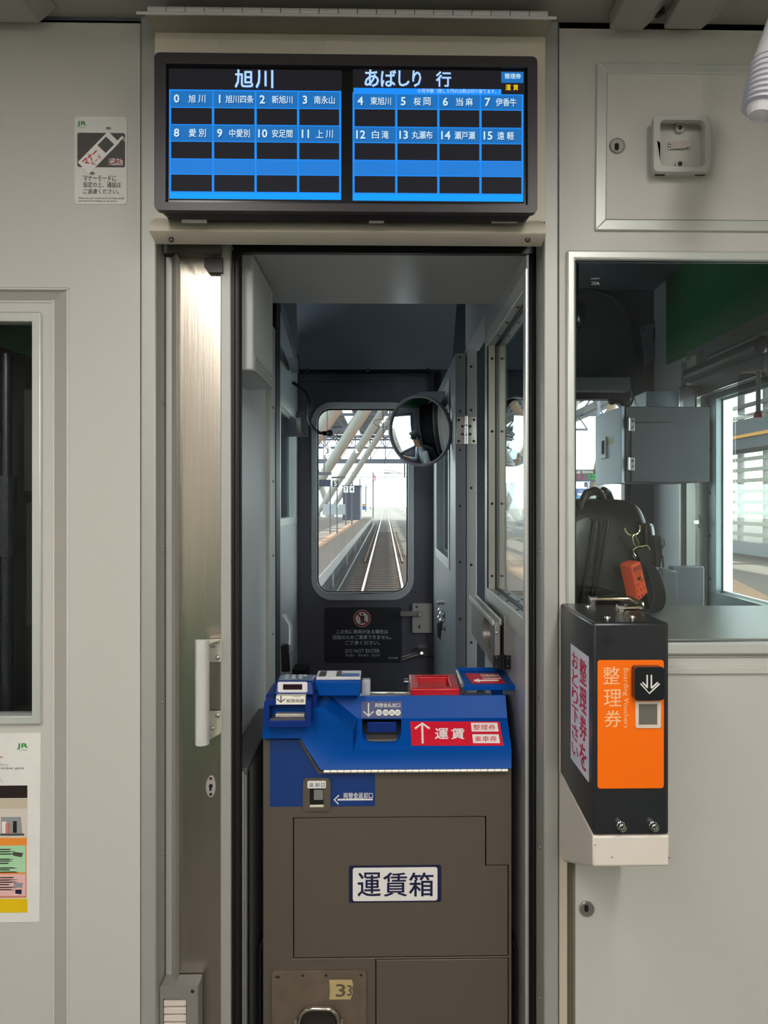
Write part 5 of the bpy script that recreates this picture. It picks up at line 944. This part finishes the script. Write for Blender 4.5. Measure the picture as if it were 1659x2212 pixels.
# driver
pe = thing('person', 'seated driver in peaked cap and white shirt, seen reflected in the round mirror', 'person', (-.88, 1.90, .70))
SKIN = mat('skin', (204, 150, 122), .5, 0, .04); SHIRT = mat('white_shirt', (206, 210, 216), .7); TROU = mat('dark_trousers', (26, 28, 38), .8); HAIR = mat('hair_black', (20, 18, 18), .6)
pX, pY, pZ = -.88, 1.90, .16
sk_v = [(0, 0, .62), (0, 0, .78), (0, .0, .98), (0, .02, 1.08), (0, .045, 1.16), (0, .06, 1.26), (0, .065, 1.33)]; sk_r = [.15, .14, .155, .08, .055, .088, .085]; sk_e = [(0, 1), (1, 2), (2, 3), (3, 4), (4, 5), (5, 6)]
def chain(start, pts, rs):
    p_ = start
    for q_, r_ in zip(pts, rs): sk_v.append(q_); sk_r.append(r_); sk_e.append((p_, len(sk_v) - 1)); p_ = len(sk_v) - 1
    return p_
for s in (-1, 1):
    wv = chain(2, [(s * .17, .0, 1.02), (s * .22, .10, .84), (s * .235, .17, .76), (s * .21, .40, .90), (s * .20, .50, .985), (s * .20, .56, 1.0)], [.065, .05, .045, .036, .028, .034])
    for k, (dx, ln) in enumerate(((-.027, .062), (-.009, .072), (.009, .068), (.026, .054))): chain(wv, [(s * .20 + dx, .60, 1.005), (s * .20 + dx, .60 + ln * .6, .995), (s * .20 + dx, .60 + ln * .8, .975)], [.009, .0085, .008])
    chain(wv, [(s * .20 - s * .035, .57, 1.0), (s * .20 - s * .05, .60, .99)], [.010, .009])
    chain(0, [(s * .10, .06, .60), (s * .12, .40, .58), (s * .12, .46, .54), (s * .12, .46, .14), (s * .12, .46, .05), (s * .12, .60, .04)], [.095, .07, .065, .045, .04, .035])
me = bpy.data.meshes.new('body'); me.from_pydata([(pX + x_, pY + y_, z_ + pZ) for x_, y_, z_ in sk_v], sk_e, []); bo = bpy.data.objects.new('body', me); C.objects.link(bo)
smod = bo.modifiers.new('skin', 'SKIN'); smod.use_smooth_shade = True
for sv, r_ in zip(me.skin_vertices[0].data, sk_r): sv.radius = (r_, r_)
me.skin_vertices[0].data[0].use_root = True; ss_ = bo.modifiers.new('sub', 'SUBSURF'); ss_.levels = 1; ss_.render_levels = 1
me2 = bpy.data.meshes.new_from_object(bo.evaluated_get(bpy.context.evaluated_depsgraph_get())); bpy.data.objects.remove(bo)
for mm in (SKIN, SHIRT, TROU): me2.materials.append(mm)
for p_ in me2.polygons:
    c_ = p_.center - Vector((pX, pY, pZ)); p_.material_index = 0 if (c_.z > 1.11 or (c_.y > .36 and c_.z > .84)) else (2 if (c_.z < .70 and not (abs(c_.x) > .16 and c_.z > .68)) else 1); p_.use_smooth = True
bo = bpy.data.objects.new('body', me2); C.objects.link(bo); par(bo, pe)
hc = Vector((pX, pY + .062, 1.30 + pZ)); m = MB()
m.sph(hc + Vector((0, .088, -.012)), (.013, .022, .02), 10, 0)
for s in (-1, 1): m.sph(hc + Vector((s * .086, -.005, -.005)), (.012, .022, .032), 10, 0); m.sph(hc + Vector((s * .032, .078, .018)), (.012, .008, .008), 8, 1); m.sph(hc + Vector((s * .032, .0845, .018)), .0045, 8, 2); m.bar(hc + Vector((s * .016, .084, .036)), hc + Vector((s * .05, .074, .036)), .008, .005, 2)
m.bar(hc + Vector((-.024, .080, -.048)), hc + Vector((.024, .080, -.048)), .008, .008, 3); m.build('face_features', [SKIN, WHITE, HAIR, mat('lips', (170, 96, 90), .5)], pe)
m = MB().lathe([(.094, -.03), (.096, .0), (.092, .035), (.06, .05), (.001, .055)], hc + Vector((0, -.022, .0)), (0, -.25, 1), 20); m.build('hair', HAIR, pe)
cp = MB().lathe([(.092, .03), (.098, .035), (.098, .075), (.128, .10), (.124, .118), (.06, .128), (.001, .13)], hc + Vector((0, 0, 0)), (0, .12, 1), 28); cp.build('cap', mat('cap_grey', (92, 98, 104), .7), pe); m = MB().lathe([(.0935, .03), (.0995, .034), (.0995, .066), (.0935, .07)], hc, (0, .12, 1), 28); m.build('cap_band', BLK, pe)
m = MB(); arc = [hc + Vector((.1 * math.cos(R(t)), .1 * math.sin(R(t)), .035)) for t in range(20, 161, 14)]; out = [hc + Vector((.095 * math.cos(R(t)), .1 * math.sin(R(t)) + .055 * math.sin(R(t)), .018 + .012 * (1 - math.sin(R(t))))) for t in range(20, 161, 14)]; n_ = len(arc); m.add(arc + out, [(i, i + 1, n_ + i + 1, n_ + i) for i in range(n_ - 1)]); o = m.build('cap_peak', BLKG, pe); o.modifiers.new('sol', 'SOLIDIFY').thickness = .004
MB().plate([(pX - .018, pY + .085, 1.10 + pZ), (pX + .018, pY + .085, 1.10 + pZ), (pX + .03, pY + .16, .82 + pZ), (pX, pY + .165, .79 + pZ), (pX - .03, pY + .16, .82 + pZ)], (), (0, 1, .3), .006).build('tie', TROU, pe)
ORD = ('nearest', 'second', 'third', 'fourth', 'fifth', 'sixth', 'seventh', 'eighth', 'ninth', 'tenth')
# ================================================================ OUTSIDE: track, platforms, station roof
GZ = H - 2.62
gr_ = MB().add([(-60, 2, GZ), (60, 2, GZ), (60, 420, GZ), (-60, 420, GZ)], [(0, 1, 2, 3)]).build('ballast_bed', mat('ballast', (70, 64, 58), .95, 0, .6, 9, 1.0)); struct(gr_, 'brown ballast track bed stretching ahead of the train', 'track bed')
tk = thing('rail_track', 'straight main track with shiny rails seen through the gangway window', 'track', (-.08, 12, GZ))
RAIL = mat('rail_steel', (214, 216, 222), .22, 1., .04); RUST = mat('rail_rust', (92, 70, 58), .7, .2, .15, 30); TIE = mat('sleeper_wood', (72, 60, 54), .8, 0, .3, 12)
XT = -.08
def rails(root, xt, y0, y1):
    for s in (-1, 1):
        x_ = xt + s * .567
        MB().box(x_ - .033, y0, H - 2.47, x_ + .033, y1, H - 2.44).build('rail_head', RAIL, root); MB().plate([(x_ - .06, y0, GZ + .03), (x_ + .06, y0, GZ + .03), (x_ + .02, y0, GZ + .05), (x_ + .012, y0, H - 2.47), (x_ - .012, y0, H - 2.47), (x_ - .02, y0, GZ + .05)], (), (0, 1, 0), y1 - y0).build('rail_web', RUST, root)
rails(tk, XT, 4, 400)
for s in (-1, 1): MB().box(XT + s * .80 - .03, 30, GZ + .04, XT + s * .80 + .03, 110, H - 2.48).build('guard_rail', RUST, tk)
sl = None
for k in range(96):
    y_ = 7 + k * .58; o = None
    if sl is None: sl = MB().box(-1.05, -.12, -.0, 1.05, .12, .06).build('sleeper', TIE, None, .0); o = sl
    else: o = bpy.data.objects.new('sleeper', sl.data); C.objects.link(o)
    o.location = (XT + random.uniform(-.03, .03), y_, GZ - .004); o.rotation_euler.z = random.uniform(-.012, .012); par(o, tk)
bp = MB()
for s in (-1, 1):
    for k in range(60):
        for e in (-.09, .09): bp.box(XT + s * .567 + e - .04, 7 + k * .58 - .05, GZ + .05, XT + s * .567 + e + .04, 7 + k * .58 + .05, GZ + .085)
a = bp.build('rail_clips', RUST, tk); a['kind'] = 'stuff'
t2 = thing('rail_track', 'second track to the right, joining the main track far ahead', 'track', (4.2, 12, GZ)); rails(t2, 4.6, 60, 400)
for k in range(40):
    o = bpy.data.objects.new('sleeper', sl.data); C.objects.link(o); o.location = (4.6, 60 + k * .9, GZ); par(o, t2)
dr = thing('drain_channel', 'dark drain pit with grating between the platform and the main track', 'drain', (-1.5, 15, GZ)); MB().box(-1.50, 5, GZ - .02, -1.20, 60, GZ + .012).build('pit', mat('pit_dark', (48, 48, 52), .9), dr); 
for k in range(16): MB().box(-1.46, 17 + k * .22, GZ + .012, -1.21, 17.09 + k * .22, GZ + .03).build('grate_bar', RUST, dr)
cbx = MB().bar((-1.30, 5, GZ + .2), (-1.30, 80, GZ + .25), .05).build('trackside_cable', BLK); tag(cbx, 'black cable run beside the left platform wall', 'cable')
# left platform
PZ = H - 1.75; pe0 = -1.55
pf = thing('left_platform', 'brown paved platform with orange tactile strip left of the main track', 'platform', (-6, 30, PZ), None, 'structure')
PAVE = mat('platform_paving', (96, 82, 74), .8, 0, .1, 3); CONC = mat('platform_concrete', (140, 138, 136), .8, 0, .1, 4)
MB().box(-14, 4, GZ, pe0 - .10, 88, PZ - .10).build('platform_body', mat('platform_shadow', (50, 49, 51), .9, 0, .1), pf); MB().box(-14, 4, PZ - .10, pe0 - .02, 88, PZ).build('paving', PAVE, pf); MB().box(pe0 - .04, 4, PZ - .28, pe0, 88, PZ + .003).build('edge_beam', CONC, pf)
for k in range(28): MB().box(-3.02, 4.02 + k * 3, PZ, -2.55, 6.98 + k * 3, PZ + .008).build('tactile_strip', mat('tactile_orange', (140, 106, 80), .8, 0, .06, 20), pf)
for k in range(10): MB().box(pe0 - .14, 6 + k * 8, GZ, pe0 - .06, 6.12 + k * 8, PZ - .1).build('edge_prop', CONC, pf)
# right platform (diverging)
rp_ = thing('right_platform', 'brown platform with orange strips diverging to the right of the train', 'platform', (5, 16, PZ), None, 'structure')
MB().plate([(2.3, 3, PZ), (2.9, 12, PZ), (4.0, 34, PZ), (13, 34, PZ), (13, 3, PZ)], (), (0, 0, -1), .85).build('paving', PAVE, rp_)
def strip(a, b, w_):
    a, b = Vector(a), Vector(b); n_ = (b - a).cross(Vector((0, 0, 1))).normalized() * w_ / 2; MB().plate([a - n_, a + n_, b + n_, b - n_], (), (0, 0, 1), .012).build('tactile_strip', mat('tactile_orange', (140, 106, 80)), rp_)
strip((3.05, 8, PZ), (4.5, 32, PZ), .35); strip((5.4, 8, PZ), (9.6, 23, PZ), .55)
# slanted branching roof columns
COL = mat('column_white', (150, 149, 142), .55, 0, .04, 2); COLB = mat('column_beige', (142, 116, 96), .55, 0, .04, 2); TRS = mat('truss_grey', (92, 94, 104), .6, 0, .05, 3)
RZ = H + 10.4
def column(x, d, sx, tx, label, bz=.35):
    t = thing('roof_column', label, 'column', (x, d, PZ), 'branching white roof columns'); base = Vector((x, d, PZ + bz + .2))
    MB().lathe([(.55, 0), (.55, bz), (.36, bz + .06), (.30, bz + .3), (.001, bz + .3)], (x, d, PZ), (0, 0, 1), 20).build('plinth', CONC, t)
    for k, (ox, oy, top) in enumerate(((tx, -2.6, 0), (tx, 2.6, 1), (-tx * .5, -2.4, 2), (-tx * .5, 2.4, 3))):
        e_ = Vector((x + sx * ox, d + oy, RZ)); b_ = base + (e_ - base).normalized() * .25
        m = MB().tube([b_, b_ + (e_ - b_) * .12, b_ + (e_ - b_) * .85, e_], [.16, .29, .27, .14], 14); m.build('branch', COLB if k % 2 else COL, t)
    MB().lathe([(.30, .0), (.34, .1), (.34, .3), (.26, .42)], base - Vector((0, 0, .1)), (0, 0, 1), 16).build('joint', TRS, t)
for d, lb in ((24, 'nearest white branching roof column on the left platform'), (37, 'second white branching roof column on the left platform'), (52, 'third white branching roof column on the left platform'), (68, 'fourth white branching roof column on the left platform'), (84, 'farthest white branching roof column on the left platform')): column(-6.6, d, 1, 7.4, lb)
for d, lb in ((44, 'white branching roof column seen through the right windscreen, nearest'), (58, 'white branching roof column seen through the right windscreen, middle'), (74, 'white branching roof column seen through the right windscreen, far')): column(12.5, d, -1, 6.5, lb)
for k, d in enumerate(range(14, 113, 14)):
    t = thing('roof_truss', f'{ORD[k]} grey steel roof truss counted from the train', 'truss', (0, d, RZ), 'station roof trusses')
    MB().bar((-24, d, RZ), (24, d, RZ), .34, .3).build('upper_chord', TRS, t); MB().bar((-24, d, RZ - 1.7), (24, d, RZ - 1.7), .26).build('lower_chord', TRS, t)
    m = MB()
    for i in range(20): x_ = -24 + i * 2.4; m.bar((x_, d, RZ - 1.7), (x_ + 1.2, d, RZ), .14); m.bar((x_ + 1.2, d, RZ), (x_ + 2.4, d, RZ - 1.7), .14)
    a = m.build('lattice', TRS, t); a['kind'] = 'stuff'
for k, x_ in enumerate((-21, -16.5, -12, -7.5, -3.2, 1, 5, 9.5, 14, 18.5)):
    t = tag(MB().bar((x_, 5, RZ - .55), (x_, 112, RZ - .55), .22).bar((x_ + .9, 5, RZ - 1.75), (x_ + .9, 112, RZ - 1.75), .12).build('roof_purlin', TRS), f'{ORD[k].replace("nearest", "first")} long grey roof purlin counted from the far left', 'beam', 'station roof purlins')
ebm = thing('roof_end_girder', 'latticed end girder across the far mouth of the station roof', 'girder', (0, 112, H + 6.4)); MB().box(-26, 112, H + 6.2, 26, 112.5, H + 6.9).build('lower_beam', TRS, ebm); MB().box(-26, 112, RZ - .2, 26, 112.5, RZ + .3).build('upper_beam', TRS, ebm)
m = MB()
for i in range(22): x_ = -26 + i * 2.36; m.bar((x_, 112.2, H + 6.8), (x_, 112.2, RZ), .16); m.bar((x_, 112.2, H + 6.8), (x_ + 2.36, 112.2, RZ - .1), .12)
m.bar((-26, 112.2, H + 8.6), (26, 112.2, H + 8.6), .16); a = m.build('lattice', TRS, ebm); a['kind'] = 'stuff'
rf = thing('station_roof', 'pale ribbed station roof high above the tracks', 'roof', (0, 55, RZ + .6), None, 'structure')
for k in range(12): MB().box(-26 + k * 4.4, 4, RZ + .45, -26 + k * 4.4 + 3.2, 113, RZ + .6).build('roof_panel', mat('roof_white', (150, 152, 156), .7), rf)
# platform furniture
ks = thing('platform_kiosk', 'dark grey lift housing box at the far end of the left platform', 'kiosk', (-4.4, 74, PZ)); ax, bx_ = W(740, 1115, 72), W(778, 1115, 72); MB().box(ax.x, 72, PZ, bx_.x, 76, Z(1050, 72, 760)).build('kiosk_body', mat('kiosk_grey', (76, 78, 92), .6, 0, .04, 1), ks); MB().box(ax.x - .1, 71.9, Z(1050, 72, 760), bx_.x + .1, 76.1, Z(1048, 72, 760)).build('kiosk_roof', TRS, ks); MB().box(ax.x + .8, 71.96, PZ, ax.x + .9, 72, Z(1050, 72, 760)).build('panel_joint', TRS, ks)
lw_ = thing('glazed_shelter', 'pale low shelter wall under the far roof columns', 'shelter', W(722, 1110, 66)); 
for u0, u1 in ((697, 712), (713, 729), (730, 748)): MB().pb(u0, 1089, u1, 1112, 66, .1).build('shelter_panel', mat('shelter_panel', (150, 154, 158), .4), lw_)
def signboard(u0, v0, u1, v1, d, txt, fg, bgm, name, label, pole=None):
    t = thing(name, label, 'sign', W((u0 + u1) / 2, v1, d)); MB().pb(u0, v0, u1, v1, d, .12).build('board', bgm, t)
    g = MB(); w_, h_ = u1 - u0, v1 - v0
    for s, a_, b_, c_, e_ in txt: g.tx(s, u0 + w_ * a_, v0 + h_ * b_, u0 + w_ * c_, v0 + h_ * e_, d - .02, .02)
    g.build('board_lettering', fg, t, flat=True)
    if pole: 
        for up in pole: MB().cyl((X(up, d), d + .06, PZ), (X(up, d), d + .06, Z(v0, d, up)), .028 * d / 30).build('pole', mat('pole_grey', (84, 84, 88), .5, .2), t)
    return t
DKB = mat('sign_dark_board', (40, 43, 66), .5)
signboard(718, 1038, 731, 1051, 40, (('5', .3, .12, .7, .88),), WHITE, DKB, 'number_sign', 'small dark car stop sign with white 5 on a pole', (728,))
signboard(689, 1036, 713, 1051, 40, (), WHITE, DKB, 'hanging_board', 'plain dark hanging board left of the number 5 sign', (713,))
WIR0 = mat('wire_dark', (60, 62, 68), .6); t3 = signboard(700, 966, 714, 982, 30, (('3', .3, .15, .7, .85),), BLKT, WHITE, 'number_sign', 'white car stop sign with black 3 below the nearest columns')
MB().cyl(W(707, 966, 30.06), W(707, 966, 30.06) + Vector((0, 0, RZ + .46 - W(707, 966, 30.06).z)), .02).build('hanger', WIR0, t3)
signboard(742, 1050, 752, 1064, 56, (('7', .25, .2, .75, .8),), BLKT, WHITE, 'number_sign', 'small white sign with black 7 by the kiosk', (747,))
signboard(755, 1050, 765, 1064, 56, (('4', .25, .2, .75, .8),), BLKT, WHITE, 'number_sign', 'small white sign with a black 4 on a pole right of the 7 sign', (760,))
t = thing('hanging_lamp', 'dark hanging platform light bar above the number 5 sign', 'lamp', W(715, 1022, 40)); MB().pb(688, 1020, 716, 1026, 40, .3).cyl(W(700, 1020, 40.1), W(700, 1020, 40.1) + Vector((0, 0, RZ + .46 - W(700, 1020, 40.1).z)), .04).build('lamp_bar', mat('bar_dark', (84, 84, 92), .5), t); MB().pb(716, 1029, 746, 1033, 42, .3).build('lamp_arm', mat('bar_dark', (84, 84, 92), .5), t)
ps = thing('poster_case', 'small lit poster case near the end of the left platform', 'poster case', W(787, 1095, 82)); MB().pb(783, 1089, 791, 1101, 82, .2).build('case', mat('case_navy', (60, 70, 90), .5), ps); MB().pb(784, 1090, 790, 1094, 81.9, .05).build('print', mat('print_orange', (226, 160, 80), .5), ps); MB().pb(784, 1095, 790, 1100, 81.9, .05).build('print', mat('print_blue', (60, 120, 190), .5), ps)
# signals, overhead gantries and wires beyond the roof
sgp = thing('track_signal', 'railway colour light signal on a mast beyond the platform', 'signal', W(808, 1090, 120)); d_ = 120; MB().cyl((X(806, d_), d_, GZ), (X(806, d_), d_, Z(1020, d_, 806)), .12).build('mast', mat('mast_grey', (96, 96, 100), .6), sgp); MB().pp(rr(804.5, 1026, 812, 1039, 3.4, 4), d_ - .5, .3).build('signal_head', BLK, sgp); MB().pp(rr(805.5, 1027, 811, 1038, 2.6, 4), d_ - .55, .1).build('signal_back', mat('signal_pink', (200, 150, 170), .5), sgp); MB().pp(circ(808.2, 1030, 1.5, 10), d_ - .6, .1).build('signal_lens', mat('lens_red', (190, 20, 30), .3), sgp)
WIR = mat('wire_dark', (60, 62, 68), .6)
for k, d_ in enumerate((128, 165, 215, 280)):
    t = thing('overhead_gantry', f'{ORD[k]} grey overhead line gantry beyond the station roof', 'gantry', (0, d_, GZ), 'overhead line gantries')
    for x_ in (-6, 12): MB().cyl((x_, d_, GZ), (x_, d_, H + 5.6), .14).build('mast', WIR, t)
    MB().bar((-6, d_, H + 4.6), (12, d_, H + 4.6), .14).build('beam', WIR, t); MB().bar((-6, d_, H + 5.3), (12, d_, H + 5.3), .10).build('beam', WIR, t)
for k, (x_, z_) in enumerate(((-.1, 2.9), (-.1, 3.9), (5, 2.9), (5, 3.9))):
    tag(MB().cyl((x_, 8, H + z_), (x_, 280, H + z_), .014, None, 5).build('contact_wire', WIR), ('lower wire over the main track', 'upper wire over the main track', 'lower wire over the right hand track', 'upper wire over the right hand track')[k], 'wire', 'overhead wires')
tag(MB().tube([W(u, v, 31) for u, v in ((848, 905), (826, 905), (818, 906), (809, 908), (807, 914), (815, 920), (826, 922), (850, 922))], .018, 6).cyl(W(840, 906, 31), (1.0, 31, RZ - .5), .03).build('wire_bracket', WIR), 'dark looped overhead wire bracket beside the roof columns', 'bracket')
tag(MB().tube([W(u, v, 60) for u, v in ((868, 1023), (834, 1015), (826, 1017), (830, 1021), (852, 1022))], .03, 6).cyl(W(868, 1023, 60), W(868, 1023, 60) + Vector((0, 0, RZ + .46 - W(868, 1023, 60).z)), .03).build('wire_bracket', WIR), 'dark looped overhead wire bracket in front of the white sky', 'bracket'); tag(MB().cyl(W(874, 995, 60), W(874, 1031, 60), .07).cyl(W(874, 995, 60), W(874, 995, 60) + Vector((0, 0, RZ + .46 - W(874, 995, 60).z)), .04).build('hanging_insulator', WIR), 'dark hanging insulator at the right of the gangway window', 'insulator')
# far city
for k, (x0, x1, d_, h_) in enumerate(((-60, -44, 330, 9), (-38, -26, 350, 12), (-20, -10, 380, 8), (14, 26, 360, 9), (34, 44, 330, 14), (47, 56, 300, 40))):
    t = thing('far_building', f'{ORD[k].replace("nearest", "leftmost")} hazy pale city building far ahead, counted from the left', 'building', (x0, d_, GZ), 'far city buildings'); MB().box(x0, d_, GZ, x1, d_ + 12, H + h_).build('walls', mat('city_pale', (170, 172, 176), .8), t); m = MB()
    for i in range(int((x1 - x0) / 3)):
        for j in range(int((h_ + 1) / 3)): m.box(x0 + .8 + i * 3, d_ - .06, H + .5 + j * 3, x0 + 2.2 + i * 3, d_, H + 1.8 + j * 3)
    a = m.build('windows', mat('city_glass', (150, 165, 180), .3), t); a['kind'] = 'stuff'
    MB().box(x0 - .2, d_ - .2, H + h_, x1 + .2, d_ + 12.2, H + h_ + .5).build('roof', mat('city_pale', (170, 172, 176)), t)
# right side: boards, louvres
lbd = thing('departure_board', 'dark departure board with red and green train times behind the right windscreen', 'display board', W(1270, 1038, 16)); d_ = 16; MB().pb(1225, 1014, 1312, 1040, d_, .25).build('board', mat('board_navy', (26, 30, 52), .4), lbd)
g = MB(); g.tx('石北線', 1228, 1017, 1254, 1023, d_ - .02, .02, 0); g.tx('発車時刻', 1258, 1017, 1281, 1023, d_ - .02, .02, 0)
for v, tm, tr_, ds_ in ((1024, '16:00', '30', 'JOU'), (1031, '17:00', '38', 'SAP')): g.tx('上川', 1231, v, 1250, v + 5, d_ - .02, .02, 1); g.tx(tr_, 1256, v, 1262, v + 5, d_ - .02, .02, 1); g.tx(tm, 1269, v, 1286, v + 5, d_ - .02, .01, 2); g.tx(ds_, 1289, v, 1299, v + 5, d_ - .02, .01, 2)
g.build('board_lettering', [emis('led_white', (250, 245, 225), 1), emis('led_red', (255, 40, 70), 1), emis('led_green', (60, 240, 70), 1)], lbd, flat=True); MB().pb(1296, 1004, 1306, 1026, d_ - .4, .2).build('yellow_panel', emis('panel_yellow', (246, 190, 20), 1), lbd); 
for u in (1240, 1296): MB().cyl((X(u, d_), d_ + .1, Z(1014, d_, u)), (X(u, d_), d_ + .1, RZ - 1.7), .04).build('hanger', TRS, lbd)
signboard(1265, 1041, 1277, 1052, 15.5, (('3', .3, .15, .7, .85),), WHITE, DKB, 'number_sign', 'dark platform sign with white 3 below the departure board', (1271,))
ad = thing('info_panel', 'navy and cyan information panel at the left edge behind the right windscreen', 'panel', W(1250, 1100, 14)); MB().pb(1226, 1055, 1272, 1130, 14, .2).box(X(1240, 14), 14.05, PZ, X(1260, 14), 14.15, H - .3).build('case', mat('panel_navy', (34, 52, 100), .5), ad); MB().pb(1228, 1073, 1262, 1128, 13.95, .05).build('screen_print', emis('panel_cyan', (60, 190, 220), .9), ad); g = MB(); g.tx('旭川', 1247, 1065, 1262, 1070, 13.94, .01); g.build('case_lettering', WHITE, ad, flat=True)
lou = thing('louvre_wall', 'pale framed louvre wall beyond the right platform', 'wall screen', (12.5, 18, PZ)); 
for k in range(16): MB().cyl((12.62, 8 + k * 1.7, PZ), (12.62, 8 + k * 1.7, H + 5), .12).build('post', COL, lou)
for k in range(13): MB().box(12.4, 6, PZ + .6 + k * .37, 12.5, 34, PZ + .73 + k * .37).build('louvre_slat', mat('slat_cream', (160, 158, 148), .6), lou)
MB().box(12.2, 6, PZ, 12.6, 34, PZ + .42).build('kerb', mat('kerb_grey', (120, 122, 124), .7), lou)
bdg = thing('side_footbridge', 'dark grey bridge box with orange rail beyond the right side window', 'bridge', (11, 15, H + 2.2)); MB().box(11.6, 6, H + 1.75, 12.8, 32, H + 2.7).build('bridge_body', mat('bridge_grey', (70, 74, 80), .6), bdg); MB().box(11.5, 6, H + 2.1, 11.6, 32, H + 2.2).build('bridge_rail', mat('rail_orange', (190, 130, 40), .5), bdg)
# wall outside the left cab window (only in the mirror)
